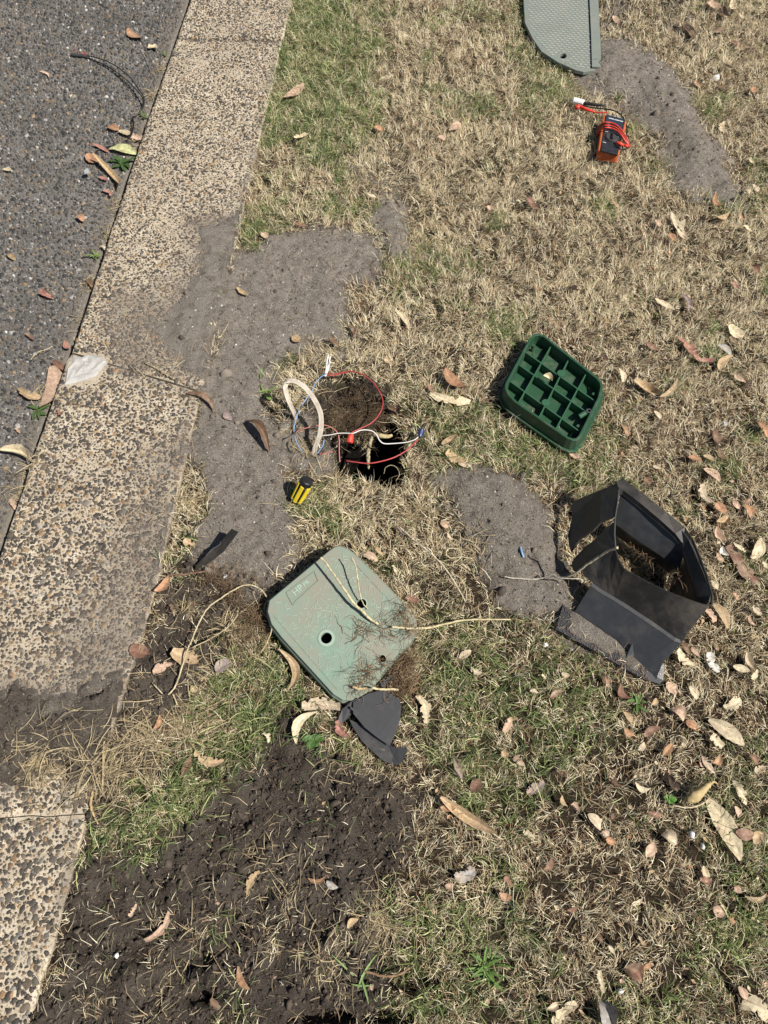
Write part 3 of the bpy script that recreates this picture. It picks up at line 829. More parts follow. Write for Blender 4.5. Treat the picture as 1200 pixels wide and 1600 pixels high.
# ------------------------------------------------------------------ hole edge: loose turf in the hole is part of the ground; next the objects
# concrete chip at the kerb joint
mp2 = [(100, 603), (103, 578), (110, 566), (113, 556), (128, 558), (140, 553), (160, 556), (167, 564), (160, 575), (150, 588), (135, 594), (118, 598)]
mw = np.array([P(*q, .002) for q in mp2])
c0 = mw.mean(0); V = []; rings = [(1, -.006), (.97, .001), (.86, .004), (.7, .0055), (.5, .004), (.28, .006)]
for s_, z in rings:
    for q in mw:
        p_ = c0 + (q - c0) * s_; V.append((p_[0], p_[1], z + float(fbm(p_[0], p_[1], .008, 3, 1) - .5) * .009 * (s_ < .99)))
V.append((c0[0], c0[1], .007)); k = len(mw); Fc = []
for i in range(5):
    for j in range(k): Fc.append((i * k + j, i * k + (j + 1) % k, (i + 1) * k + (j + 1) % k, (i + 1) * k + j))
for j in range(k): Fc.append((5 * k + j, 5 * k + (j + 1) % k, 6 * k))
o = obj('concrete_chip', V, Fc, M['mortar'], origin=c0)
set_props(o, 'broken whitish lump of mortar at the chipped kerb joint', 'rubble')

# ---------------------------------------------------------------- pale green valve lid
pL, pT, pR = P(420, 944, .052), P(522, 855, .070), P(650, 985, .040)
u_ = (pT - pL) / np.linalg.norm(pT - pL)
v_ = (pR - pT); v_ -= u_ * np.dot(u_, v_); v_ /= np.linalg.norm(v_)
n_ = np.cross(u_, v_); n_ = n_ if n_[2] > 0 else -n_
v_ = np.cross(n_, u_)
lc = (pL + pR) / 2
def lid_loc(px, py):
    q = onplane(px, py, lc, n_) - lc
    return np.array([np.dot(q, u_), np.dot(q, v_)])
def lid_w(V, off=0):
    V = np.array(V, float)
    return lc + V[:, :1] * u_ + V[:, 1:2] * v_ + (V[:, 2:3] + off) * n_
lid = thing('valve_lid', 'weathered pale green rectangular valve lid with moulded letters and three holes', 'lid', (lc[0], lc[1], .0))
outl = [(421,938),(515,860),(522,855),(530,853),(541,857),(552,865),(602,914),(638,954),(647,968),(649,982),(641,998),(591,1060),(567,1090),(552,1095),(535,1094),(521,1085),(440,996),(424,975),(418,955)]
ol = [lid_loc(*q) for q in outl]
holes = [(510, 997, 8.6), (565, 943, 7.4), (597, 1029, 5.6)]
def circ(px, py, rpx, k=20):
    c_ = lid_loc(px, py); rr = rpx / F * np.linalg.norm(onplane(px, py, lc, n_) - np.array([0, 0, CAM_H]))
    return [c_ + rr * np.array([math.cos(t), math.sin(t)]) for t in np.linspace(0, 2 * math.pi, k, endpoint=False)], c_, rr
hs = [circ(*h_)[0] for h_ in holes]
V, Fc = plate_mesh(ol, hs, .0045, .0015)
obj('lid_plate', lid_w(V, -.0045), Fc, M['pale_green'], parent=lid)
sk = inset(ol, .0035)
sk = inset(ol, .0012); V = [(q[0], q[1], -.007) for q in sk] + [(q[0], q[1], -.012) for q in inset(ol, -.003)] + [(q[0], q[1], -.036) for q in inset(ol, -.0055)]
k = len(sk); Fc = [(a_ * k + i, a_ * k + (i + 1) % k, (a_ + 1) * k + (i + 1) % k, (a_ + 1) * k + i) for a_ in range(2) for i in range(k)]
solid(obj('lid_skirt', lid_w(V), Fc, M['pale_green'], parent=lid), .003, 0)
for h_ in holes:
    _, c_, rr = circ(*h_)
    wd = 1.5 if h_[0] == 510 else 1.22
    V, Fc = plate_mesh([c_ + wd * rr * np.array([math.cos(t), math.sin(t)]) for t in np.linspace(0, 6.283, 24, endpoint=False)],
                       [[c_ + rr * 1.0 * np.array([math.cos(t), math.sin(t)]) for t in np.linspace(0, 6.283, 20, endpoint=False)]], .0009, .0004)
    obj('hole_collar', lid_w(V, .0006), Fc, M['pale_green_worn'], parent=lid)
    V, Fc = tube_vf(lid_w([(c_[0], c_[1], -.006), (c_[0], c_[1], -.022)]), rr * 1.12, 16)
    obj('hole_sleeve', V, Fc[:-2], M['pale_green'], parent=lid)
# lettering panel
fr = [lid_loc(*q) for q in ((448, 926), (458, 945), (498, 908), (492, 893))]
frw = [np.append(q, .0008) for q in fr]
V, Fc = join([bar_vf(lid_w([frw[i]])[0], lid_w([frw[(i + 1) % 4]])[0], .0028 if i != 1 else .004, .0022, n_) for i in range(3)] + [bar_vf(lid_w([frw[3]])[0], lid_w([frw[0]])[0], .0022, .0022, n_)])
obj('label_frame', V, Fc, M['pale_green'], parent=lid)
lu = lid_loc(486, 909) - lid_loc(460, 931); la = math.atan2(lu[1], lu[0])
def lid_text(txt, px, py, size, name):
    V, Fc = text_mesh(txt, size, .0006)
    c_ = lid_loc(px, py); ca, sa = math.cos(la), math.sin(la)
    # lettering is read from below: its up direction points to the upper left edge
    up = lid_loc(px - 6, py - 7) - c_; s_ = 1 if (ca * up[1] - sa * up[0]) > 0 else -1
    W = [(c_[0] + x * ca - s_ * y * sa, c_[1] + x * sa + s_ * y * ca, z + .0006) for x, y, z in V]
    obj(name, lid_w(W), Fc, M['pale_green_worn'], parent=lid)
lid_text('HP', 465, 922.5, .0195, 'lettering')
lid_text('PR', 478, 911.5, .0125, 'lettering')
# short raised dashes of the tread
parts = []
lo = np.min(ol, 0); hi = np.max(ol, 0)
inn = inset(ol, .013)
frp = [lid_loc(*q) for q in ((438, 930), (460, 955), (510, 906), (492, 886))]
for _ in range(1200):
    if len(parts) > 430: break
    q = R.uniform(lo, hi)
    if sdist([q[0]], [q[1]], inn)[0] > -.001 or sdist([q[0]], [q[1]], frp)[0] < .003: continue
    if any(np.linalg.norm(q - circ(*h_)[1]) < .021 for h_ in holes): continue
    an = math.radians(random.choice([10, 55, 100, 145]) + R.uniform(-6, 6)); ll = R.uniform(.0035, .0055)
    d_ = np.array([math.cos(an), math.sin(an)]) * ll
    a_, b_2 = lid_w([np.append(q - d_, .0003), np.append(q + d_, .0003)])
    parts.append(bar_vf(a_, b_2, .0011, .0011, n_))
V, Fc = join(parts)
o = obj('tread_dashes', V, Fc, M['pale_green_worn'], parent=lid); o['kind'] = 'stuff'
# raised border line along the two long sides
for a_, b_2 in (((428, 962), (528, 1078)), ((548, 873), (640, 972))):
    p0 = lid_w([np.append(lid_loc(*a_), .0004)])[0]; p1 = lid_w([np.append(lid_loc(*b_2), .0004)])[0]
    V, Fc = bar_vf(p0, p1, .0018, .0014, n_); obj('border_rib', V, Fc, M['pale_green'], parent=lid)
def on_lid(px, py, h=0.0):
    return onplane(px, py, lc + n_ * h, n_)

# ---------------------------------------------------------------- dark green upturned lid
dl = thing('upturned_lid', 'dark green square plastic lid lying upside down, showing its grid of ribs', 'lid', P(860, 610, .01))
rim = [(828,527),(834,522),(842,521),(850,523),(935,590),(941,598),(942,606),(938,622),(908,682),(902,688),(894,688),(886,685),(804,628),(794,618),(789,607),(790,598)]
ZT, ZF, ZB = .046, .014, .010
rimw = np.array([P(*q, ZT)[:2] for q in rim])
base = inset(rimw, -.010)
bw_ = np.array([P(*q, ZB)[:2] for q in [(826,541),(846,541)]])
V, Fc = plate_mesh([tuple(q) for q in base], [], .003, .0012)
obj('top_plate', np.array(V) + [0, 0, ZB], Fc, M['dark_green'], parent=dl)
inner = inset(rimw, .006); ob_ = inset(rimw, -.004); ib = inset(rimw, .0075)
k = len(rimw)
V = [(q[0], q[1], ZB + .002) for q in ob_] + [(q[0], q[1], ZT) for q in rimw] + [(q[0], q[1], ZT) for q in inner] + [(q[0], q[1], ZB + .002) for q in ib]
Fc = [(a_ * k + i, a_ * k + (i + 1) % k, (a_ + 1) * k + (i + 1) % k, (a_ + 1) * k + i) for a_ in range(3) for i in range(k)]
bevel(obj('rim', V, Fc, M['dark_green'], parent=dl), .0012)
ZR = .036
ribs1 = [((861,541),(811,628)), ((889,561),(843,651)), ((917,582),(870,668))]
ribs2 = [((817,547),(929,626)), ((807,567),(917,644)), ((795,594),(903,672))]
for (a_, b_2) in ribs1 + ribs2:
    p0, p1 = P(*a_, ZR), P(*b_2, ZR); d_ = (p1 - p0) / np.linalg.norm(p1 - p0)
    h2 = ZR - ZB - .002 + (.0004 if (a_, b_2) in ribs1 else 0)
    p0 = p0 - d_ * .004; p1 = p1 + d_ * .004
    p0[2] = p1[2] = ZB + .002 + h2 / 2
    V, Fc = bar_vf(p0, p1, .0030, h2)
    obj('rib', V, Fc, M['dark_green_rib'], parent=dl)
for q in ((877, 583), (853, 629)):
    p_ = P(*q, ZR + .002); V, Fc = cyl_vf((p_[0], p_[1], ZB), (p_[0], p_[1], ZR + .002), .0105, .0098, 20)
    obj('boss', V, Fc, M['dark_green_rib'], parent=dl)
p0, p1 = P(905, 651, .034), P(918, 643, .040)
V, Fc = cyl_vf(p0, p1, .0062, .0062, 14); lt = obj('latch', V, Fc, M['dark_green_rib'], parent=dl)
rc = P(920, 642, .045)
V, Fc = tube_vf([rc + .0055 * np.array([math.cos(t), math.sin(t) * .9, 0]) for t in np.linspace(0, 6.283, 16)], .0016, 6)
obj('latch_ring', V, Fc, M['charcoal'], parent=lt)
for q in ((833, 541), (888, 558), (927, 617), (903, 667)):
    p_ = P(*q, .03); V, Fc = cyl_vf((p_[0], p_[1], ZB), (p_[0], p_[1], .034), .0048, .0042, 10); obj('corner_post', V, Fc, M['dark_green'], parent=dl)

# ---------------------------------------------------------------- broken black valve box
def PB(x, y, z): return P(x, y, z * .62)
bx = thing('broken_valve_box', 'broken black plastic valve box standing open in the grass, its left wall torn', 'box', (.49, .58, 0))
BC, CD, AD, AB = PB(968,757,.2), PB(1073,838,.2), PB(1111,942,.2), PB(955,868,.2)
def strip(top, bot, rows, name, mat, t=.004, mid=None, jag=0):
    """wall between two polylines given as world points"""
    m_ = len(top); V = []
    for r_ in range(rows + 1):
        s_ = r_ / rows
        for i in range(m_): V.append(top[i] * (1 - s_) + bot[i] * s_)
    Fc = [(r_ * m_ + i, r_ * m_ + i + 1, (r_ + 1) * m_ + i + 1, (r_ + 1) * m_ + i) for r_ in range(rows) for i in range(m_ - 1)]
    return solid(obj(name, V, Fc, mat, parent=bx, smooth=False), t, 0)
# front wall: upper band with a ragged scooped edge, bright ledge, flared lower band
top = [PB(911,889,.115), PB(925,876,.145), PB(945,860,.175), PB(961,856,.2), PB(966,873,.195), PB(976,889,.19), PB(995,900,.193), PB(1016,911,.197), PB(1043,924,.2), PB(1068,934,.2), PB(1097,944,.2), PB(1108,946,.2)]
bot = [PB(912,899,.105), PB(918,904,.104), PB(926,910,.102), PB(938,919,.1), PB(950,926,.1), PB(962,933,.1), PB(980,944,.1), PB(998,956,.1), PB(1018,969,.1), PB(1038,983,.1), PB(1056,996,.1), PB(1064,999,.1)]
strip(top, bot, 3, 'front_wall', M['blacksoil'])
led0 = [PB(926,910,.102), PB(938,919,.1), PB(962,933,.1), PB(998,956,.1), PB(1038,983,.1), PB(1056,996,.1), PB(1066,999,.1)]
led1 = [q + np.array([-.0042, -.0064, -.003]) for q in led0]
strip(led0, led1, 1, 'ledge', M['charcoal'], .003)
low0 = led1
low1 = [PB(*q) for q in ((897,958,.02),(908,966,.02),(935,985,.018),(960,1002,.016),(985,1025,.014),(1005,1042,.012),(1017,1052,.01))]
strip(low0, low1, 3, 'lower_wall', M['black_clean'])
# right end wall
d0 = [AD + np.array([-.002, .002, 0]), PB(1112,928,.2), PB(1100,895,.2), PB(1086,862,.2), PB(1077,843,.2)]
e_ = np.array([.03, -.045, -.19])
d1 = [PB(1019,1052,.01)] + [PB(1019,1052,.01) * (1 - s_) + (CD + np.array([.025, .006, -.12])) * s_ for s_ in (.15, .4, .75, 1)]
d1m = [(led1[-1])] + [(a_ + b_2) / 2 + np.array([.004, -.002, 0]) for a_, b_2 in zip(d0[1:], d1[1:])]
strip(d0, d1m, 2, 'end_wall', M['blacksoil']); strip(d1m, d1, 2, 'lower_end_wall', M['black_clean'])
# back wall
c0_ = [PB(1077,843,.2), PB(1066,829,.2), PB(1040,808,.2), PB(1005,781,.2), PB(972,757,.2)]
c1 = [d1m[-1] + np.array([.0, 0, 0]), PB(1048,862,.1), PB(1022,848,.09), PB(990,830,.08), PB(962,812,.075)]
c1 = [PB(*q) for q in ((1060,890,.10),(1044,876,.105),(1026,863,.108),(993,842,.11),(961,818,.11))]
strip(c0_, c1, 3, 'back_wall', M['black_clean'])
c2 = [q + np.array([.012, .012, -.06]) for q in c1]
strip(c1, c2, 1, 'back_foot', M['black_clean'])
# rim band along the back and the right end with its recessed step
ro = [PB(962,752,.2), PB(974,749,.203), PB(1005,772,.203), PB(1040,800,.203), PB(1070,824,.203), PB(1083,842,.203), PB(1093,866,.203), PB(1106,901,.203), PB(1114,931,.203), PB(1113,945,.2)]
ri = [PB(967,766,.2), PB(974,767,.199), PB(1000,787,.199), PB(1030,812,.198), PB(1055,834,.192), PB(1067,849,.178), PB(1073,870,.165), PB(1083,900,.165), PB(1093,932,.17), PB(1104,943,.18)]
strip(ro, ri, 1, 'rim', M['blacksoil'], .005)
ri2 = [q + np.array([-.0012, -.0022, -.009]) for q in ri]
strip(ri, ri2, 1, 'rim_step', M['charcoal'], .0022)
ri3 = [q * .985 + np.array([.52, .60, .184]) * .015 for q in ri2]; 
for q, s_ in zip(ri3, ri2): q[2] = s_[2]
strip(ri2, ri3, 1, 'inner_shelf', M['black'], .003)
# torn left wall: two pieces either side of a long tear
def sheet(pts, name, mat, t=.004):
    return solid(obj(name, [PB(*q) for q in pts], [tuple(range(len(pts)))], mat, parent=bx), t, 0)
sheet([(966,755,.2),(967,770,.2),(962,806,.195),(950,812,.18),(939,817,.165),(928,829,.145),(907,843,.10),(893,862,.06),(890,850,.06),(888,838,.058),(894,812,.06),(895,785,.06),(915,776,.10),(940,766,.15)], 'torn_wall', M['blacksoil'])
sheet([(961,816,.195),(961,858,.2),(945,862,.175),(925,878,.145),(911,891,.115),(897,892,.07),(893,884,.06),(899,872,.075),(914,856,.105),(930,844,.14),(945,828,.17)], 'torn_wall', M['blacksoil'])
V, Fc = tube_vf([PB(961,810,.197), PB(960,835,.2), PB(962,857,.2)], .0018, 6); obj('torn_edge', V, Fc, M['charcoal'], parent=bx)
V, Fc = tube_vf([PB(967,764,.2), PB(965,785,.2), PB(961,810,.197)], .0016, 6); obj('torn_edge', V, Fc, M['charcoal'], parent=bx)
# foot flange with two gussets
f0 = [PB(*q) for q in ((880,945,.02),(908,966,.02),(935,985,.018),(960,1002,.016),(985,1025,.014),(1005,1042,.012),(1018,1053,.01))]
f1 = [PB(*q) for q in ((868,983,.006),(900,1001,.006),(930,1018,.006),(952,1031,.006),(975,1044,.006),(1003,1060,.006),(1030,1069,.006))]
strip(f0, f1, 1, 'foot_flange', M['black_clean'])
strip([PB(1018,1053,.01), PB(1030,1069,.006)], [PB(1037,1036,.02), PB(1036,1063,.006)], 1, 'foot_flange', M['black_clean'])
for (a_, b_2, c_) in (((987,1006,.045), (972,1040,.007), (992,1029,.012)), ((1037,1031,.045), (1025,1063,.007), (1016,1049,.012))):
    sheet([a_, b_2, c_], 'gusset', M['black_clean'], .003)
# soil lying on the flange
pts = []
for _ in range(900):
    s_ = R.rand() * .9; t_ = R.rand()
    i = min(5, int(s_ * 6)); f_ = s_ * 6 - i
    q = (f0[i] * (1 - f_) + f0[i + 1] * f_) * (1 - t_) + (f1[i] * (1 - f_) + f1[i + 1] * f_) * t_
    pts.append(q)
pts = np.array(pts)
r = R.uniform(.0004, .0013, len(pts))
V, Fc, C = pebbles(len(pts), pts[:, 0], pts[:, 1], pts[:, 2] + .003, r, r * 1.1, np.array([[.18, .135, .11]]) * R.uniform(.6, 1.5, (len(pts), 1)))
gr = []
for i_ in range(49):
    for j_ in range(9):
        s_ = i_ / 48; t_ = j_ / 8; k_ = min(5, int(s_ * 6)); f_ = s_ * 6 - k_
        q = (f0[k_] * (1 - f_) + f0[k_ + 1] * f_) * (1 - t_) + (f1[k_] * (1 - f_) + f1[k_ + 1] * f_) * t_
        h_ = .0045 * (1 - t_) ** .6 + .0015 + .016 * (float(fbm(q[0], q[1], .03, 4, 2)) - .5) - .008 * max(0, t_ - .7) * 3.3 - .006 * max(0, s_ - .6) * 2.5 - .01 * max(0, .12 - s_) * 8
        gr.append(q + np.array([0, 0, h_]))
sm = obj('sand_on_box_foot', gr, [tuple(q) for q in grid_faces(9, 49)[0].reshape(-1, 4)], M['ground'], cols=np.tile([1., 0, 0], (len(gr), 1)), origin=centre(gr), smooth=True)
set_props(sm, 'layer of grey sand lying on the foot of the broken black box', 'sand', kind='stuff')
o = obj('soil_on_box_foot', V, Fc, M['soilbit'], cols=C, origin=centre(V)); set_props(o, 'grey sand spilled over the foot of the broken black box', 'soil', kind='stuff')

# ---------------------------------------------------------------- charcoal plastic fragment under the pale lid
pf = thing('plastic_fragment', 'torn charcoal plastic fragment sticking out from under the pale green lid', 'plastic scrap', P(585, 1140, 0))
def psheet(parent, pts, name, mat, t=.003):
    return solid(obj(name, [P(*q) for q in pts], [tuple(range(len(pts)))], mat, parent=parent), t, 0)
psheet(pf, [(552,1098,.024),(575,1084,.025),(600,1078,.026),(612,1085,.027),(624,1093,.028),(627,1105,.028),(624,1130,.027),(617,1148,.0265),(609,1166,.026),(590,1153,.0255),(570,1137,.025),(552,1115,.0245)], 'upper_piece', M['charcoal'])
psheet(pf, [(546,1124,.008),(570,1135,.010),(590,1150,.012),(606,1164,.013),(615,1174,.012),(612,1194,.007),(598,1188,.006),(580,1172,.006),(566,1158,.006),(552,1137,.006)], 'lower_piece', M['charcoal'])
psheet(pf, [(606,1164,.013),(622,1169,.020),(634,1167,.026),(637,1171,.026),(632,1183,.020),(624,1194,.012),(614,1195,.007),(613,1180,.010)], 'torn_tip', M['charcoal'])
psheet(pf, [(528,1126,.01),(535,1108,.014),(548,1097,.02),(560,1090,.024),(557,1104,.018),(545,1122,.012),(535,1130,.008)], 'side_piece', M['charcoal'])
V, Fc = bar_vf(P(548, 1106, .024), P(580, 1132, .023), .004, .006); obj('moulded_rib', V, Fc, M['charcoal'], parent=pf)
V, Fc = bar_vf(P(596, 1072, .026), P(618, 1052, .028), .007, .004); obj('loose_strip', V, Fc, M['charcoal'], parent=pf)
# black shard on the left
sd_ = thing('plastic_shard', 'curved black plastic shard leaning in grey sand beside the kerb', 'plastic scrap', P(335, 870, 0))
a_ = [P(*q) for q in ((304,890,.004),(318,884,.006),(334,874,.008),(350,860,.010),(356,851,.012))]
b_2 = [P(*q) for q in ((306,884,.014),(322,868,.030),(342,851,.042),(362,827,.055),(372,831,.050))]
V = a_ + b_2; Fc = [(i, i + 1, 6 + i, 5 + i) for i in range(4)]
solid(obj('shard_wall', V, Fc, M['black'], parent=sd_), .003, 0)
V, Fc = tube_vf(spline([P(322,868,.031), P(332,858,.037), P(343,851,.043), P(345,846,.046)], 5), [.0012, .0018, .0014, .0008], 5)
obj('torn_lip', V, Fc, M['charcoal'], parent=sd_)

# ---------------------------------------------------------------- screwdriver stuck in the soil: handle
sdv = thing('screwdriver', 'yellow and black screwdriver handle stuck upright in the turf below the hole', 'screwdriver', P(466, 782, 0))
hb, ht = P(464, 780, .004), P(481, 749, .062)
ax_ = (ht - hb); hl = np.linalg.norm(ax_); ax_ /= hl
s1 = np.cross(ax_, [0, 0, 1]); s1 /= np.linalg.norm(s1); s2 = np.cross(s1, ax_)
def lathe(prof, k, star=0, ph=0):
    V, Fc = [], []
    for (t, r_) in prof:
        for j in range(k):
            an = 2 * math.pi * j / k + ph
            rr = r_ * (1 + star * math.cos(6 * an))
            V.append(hb + ax_ * (t * hl) + rr * (math.cos(an) * s1 + math.sin(an) * s2))
    for i in range(len(prof) - 1):
        for j in range(k): Fc.append((i * k + j, i * k + (j + 1) % k, (i + 1) * k + (j + 1) % k, (i + 1) * k + j))
    Fc.append(tuple((len(prof) - 1) * k + j for j in range(k))); Fc.append(tuple(range(k))[::-1])
    return V, Fc
V, Fc = lathe([(0, .0115), (.05, .0125), (.5, .0135), (.76, .0140)], 36, .05); obj('handle_core', V, Fc, M['blackwire'], parent=sdv, smooth=True)
V, Fc = lathe([(.76, .0142), (.80, .0148), (.90, .0146), (.955, .0135), (.975, .0110)], 28); obj('handle_cap', V, Fc, M['blackwire'], parent=sdv, smooth=True)
for j in range(6):
    an = 2 * math.pi * j / 6
    d_ = math.cos(an) * s1 + math.sin(an) * s2
    tn = -math.sin(an) * s1 + math.cos(an) * s2
    p0 = hb + d_ * .0122 + ax_ * hl * .0; p1 = hb + d_ * .0137 + ax_ * hl * .78
    w0 = tn * .0044
    V = [p0 - w0, p0 + w0, p1 + w0, p1 - w0] + [q + d_ * .0022 for q in (p0 - w0 * .8, p0 + w0 * .8, p1 + w0 * .8, p1 - w0 * .8)]
    Fc = [(4, 5, 6, 7), (0, 1, 5, 4), (1, 2, 6, 5), (2, 3, 7, 6), (3, 0, 4, 7)]
    bevel(obj('grip_strip', V, Fc, M['yellow'], parent=sdv), .0008)
V, Fc = cyl_vf(hb - ax_ * .05, hb + ax_ * .003, .003, .003, 10); obj('shaft', V, Fc, M['charcoal'], parent=sdv)

# ---------------------------------------------------------------- multimeter
mz = .032
def mp_(px, py, z=mz): return P(px, py, z)
mt = thing('multimeter', 'orange and black multimeter with red and black test leads wound round it', 'meter', P(960, 212, 0))
c4 = [mp_(944, 178), mp_(979, 188), mp_(967, 241), mp_(935, 236)]
body = roundpoly([q[:2] for q in c4], .010)
def prism(poly, z0, z1, name, mat, bev=.002):
    V, Fc = plate_mesh([tuple(q) for q in poly], [], (z1 - z0) / 2, bev)
    return obj(name, np.array(V) + [0, 0, (z0 + z1) / 2], Fc, mat, parent=mt)
prism(inset(body, -.0015), .002, mz, 'rubber_case', M['orange'], .003)
def quad(a_, b_2, c_, d_, r_): return roundpoly([mp_(*q)[:2] for q in (a_, b_2, c_, d_)], r_)
prism(quad((947, 180), (977, 188), (965, 243), (938, 235), .004), mz - .004, mz + .0025, 'face_plate', M['meterface'], .0008)
prism(quad((947, 181), (973, 187.5), (970, 203), (945, 197), .003), mz + .001, mz + .0045, 'screen', M['meterscreen'], .0005)
prism(quad((941, 228.5), (966, 235), (963, 244), (938.5, 238), .003), mz + .001, mz + .0055, 'socket_block', M['meterface'], .0008)
dcp = mp_(956, 215, mz + .003)
V, Fc = cyl_vf(dcp, dcp + [0, 0, .004], .0185, .017, 28); dial = obj('dial', V, Fc, M['dial'], parent=mt)
dd = np.array([.25, .97, 0]); V, Fc = bar_vf(dcp - dd * .014 + [0, 0, .006], dcp + dd * .014 + [0, 0, .006], .005, .006); obj('dial_knob', V, Fc, M['blackwire'], parent=dial)
V, Fc = tube_vf([dcp + .0188 * np.array([math.cos(t), math.sin(t), 0]) + [0, 0, .0015] for t in np.linspace(0, 6.283, 30)], .0006, 4); obj('dial_ring', V, Fc, M['charcoal'], parent=dial)
du = (mp_(973, 189.5) - mp_(951, 184)); du[2] = 0; dul = np.linalg.norm(du); du /= dul
dn = np.array([-du[1], du[0], 0])
def prints(cx, cy, z, lens, hgt, name='printing'):
    c_ = mp_(cx, cy, z); q = []; tot = sum(lens) + .0012 * (len(lens) - 1); x = -tot / 2
    for l_ in lens:
        q.append(box_vf(c_ + du * (x + l_ / 2), du, dn, [0, 0, 1], l_ / 2, hgt / 2, .0002)); x += l_ + .0012
    V, Fc = join(q); obj(name, V, Fc, M['printwhite'], parent=mt)
L_ = lambda k: [.0016] * k
for cx, kk in ((955.0, 5), (964.0, 5), (971.0, 3)):
    prints(cx, 185.3 + (cx - 955) * .26, mz + .0049, [.0020] * kk, .0042)
for q, kk in (((947.5, 205.5), 2), ((951, 206), 2), ((966, 214), 1), ((967.5, 217), 1), ((944.5, 222.5), 3), ((949, 230.5), 2)):
    prints(q[0], q[1], mz + .003, [.0022] * kk, .0024)
def mtube(pts, r_, mat, name='lead', n=8, k=7, parent=None):
    V, Fc = tube_vf(path3(pts, n), r_, k); return obj(name, V, Fc, mat, parent=parent or mt, smooth=True)
mtube([(908,164,.016),(925,168,.020),(942,170,.024),(960,173,.026),(972,182,.028),(979,196,.026),(979,210,.02),(972,232,.012)], .0021, M['blackwire'], 'black_lead')
mtube([(930,176,.016),(940,176,.022),(950,176,.026)], .0021, M['red'], 'red_lead')
for dz, dy, mat in ((0, 0, M['red']), (.001, 3.0, M['blackwire']), (0, 6.0, M['red']), (.003, 8.4, M['blackwire']), (.006, 11.0, M['red'])):
    e2 = dy * .75
    mtube([(932,206 + e2 * .8,.008),(937,196 + e2,.022),(945,191.5 + e2,.040 + dz),(955,192 + e2,.041 + dz),(964,196 + e2,.042 + dz),(971,203 + e2,.040 + dz),(977,212 + e2,.036),(982,222 + e2 * .5,.028),(984,229,.02)], .0021, mat, 'lead_winding')
mtube([(984,230,.022),(978,233,.030),(970,232,.036),(962,226,.040)], .0021, M['blackwire'], 'black_lead')
for (p0, p1, r0, r1, nm) in (((963,222.5,.040),(975,227,.038),.0052,.0036,'red_plug'), ((976,227,.030),(983,229,.026),.0042,.0036,'red_plug')):
    V, Fc = cyl_vf(P(*p0), P(*p1), r0, r1, 12); obj(nm, V, Fc, M['red'], parent=mt, smooth=True)
for (seq, mat, nm) in ((((899,167,.012),(903,167.5,.014),(905,166,.014),(916,171,.018),(930,175,.018)), M['red'], 'red_probe'), (((911,161,.016),(925,163,.018),(945,165,.018)), M['blackwire'], 'black_probe')):
    rad = [.0055, .0068, .0052, .0048, .0028] if nm == 'red_probe' else [.0046, .0046, .0036]
    V, Fc = tube_vf(spline([P(*q) for q in seq], 5), rad, 12); obj(nm, V, Fc, mat, parent=mt, smooth=True)
V, Fc = tube_vf([P(895,156,.016), P(897,157,.016), P(911,160.5,.017), P(912,161,.017)], [.006, .0095, .0085, .006], 12); obj('probe_cap', V, Fc, M['white'], parent=mt)
V, Fc = cyl_vf(P(888,156.5,.014), P(896,157,.016), .0012, .0014, 6); obj('probe_tip', V, Fc, M['charcoal'], parent=mt)

# ---------------------------------------------------------------- grey-green pit lid at the top
gl = thing('pit_lid', 'large grey green plastic pit lid with worn tread pattern beside the sand heap', 'lid', P(880, 50, .0))
z_ = .012
pq = [P(*q, z_)[:2] for q in ((818,0),(820,35),(832,60),(846,80),(870,96),(899,109),(912,112),(939,108),(937,56),(934,0))]
dy = np.array([0.03, .30])
pq = [pq[0] + np.array([.03, .26])] + pq + [pq[-1] + np.array([.015, .28])]
V, Fc = plate_mesh([tuple(q) for q in pq], [[tuple(P(880 + 5.2 * math.cos(t) * 1.0, 87 + 4.2 * math.sin(t), z_)[:2]) for t in np.linspace(0, 6.283, 14, endpoint=False)]], .006, .0015)
obj('lid_plate', np.array(V) + [0, 0, z_ - .006], Fc, M['greylid'], parent=gl)
rb = [P(934,0,z_), P(937,56,z_), P(939,108,z_)]; rb = [rb[0] + np.array([.015, .28, 0])] + rb
rt = [q + np.array([-.030, .002, 0]) for q in rb]
V = [q + [0, 0, .0035] for q in rb] + [q + [0, 0, .0035] for q in rt]
solid(obj('border_strip', V, [(i, i + 1, 5 + i, 4 + i) for i in range(3)], M['greylid'], parent=gl), .003, -1)
parts = []
innr = inset(pq, .012)
c_ = P(880, 50, z_); gu = np.array([.985, -.17]); gv = np.array([.17, .985])
for i in range(-16, 17):
    for j in range(-22, 30):
        q = c_[:2] + gu * (i * .0165 + (j % 2) * .008) + gv * j * .0125
        if sdist([q[0]], [q[1]], innr)[0] > -.002 or (q[0] > rt[2][0] - .006 and q[1] < 3.5 and q[0] > np.interp(q[1], [rt[3][1], rt[2][1], rt[1][1], rt[0][1]], [rt[3][0], rt[2][0], rt[1][0], rt[0][0]]) - .008): continue
        if np.linalg.norm(q - P(880, 87, z_)[:2]) < .02: continue
        d_ = gu * .0048; o3 = np.array([0, 0, z_ + .0008])
        parts.append(bar_vf(np.append(q - d_, z_ + .0008), np.append(q + d_, z_ + .0008), .003, .0022))
V, Fc = join(parts)
o = obj('tread_dashes', V, Fc, M['greytread'], parent=gl); o['kind'] = 'stuff'

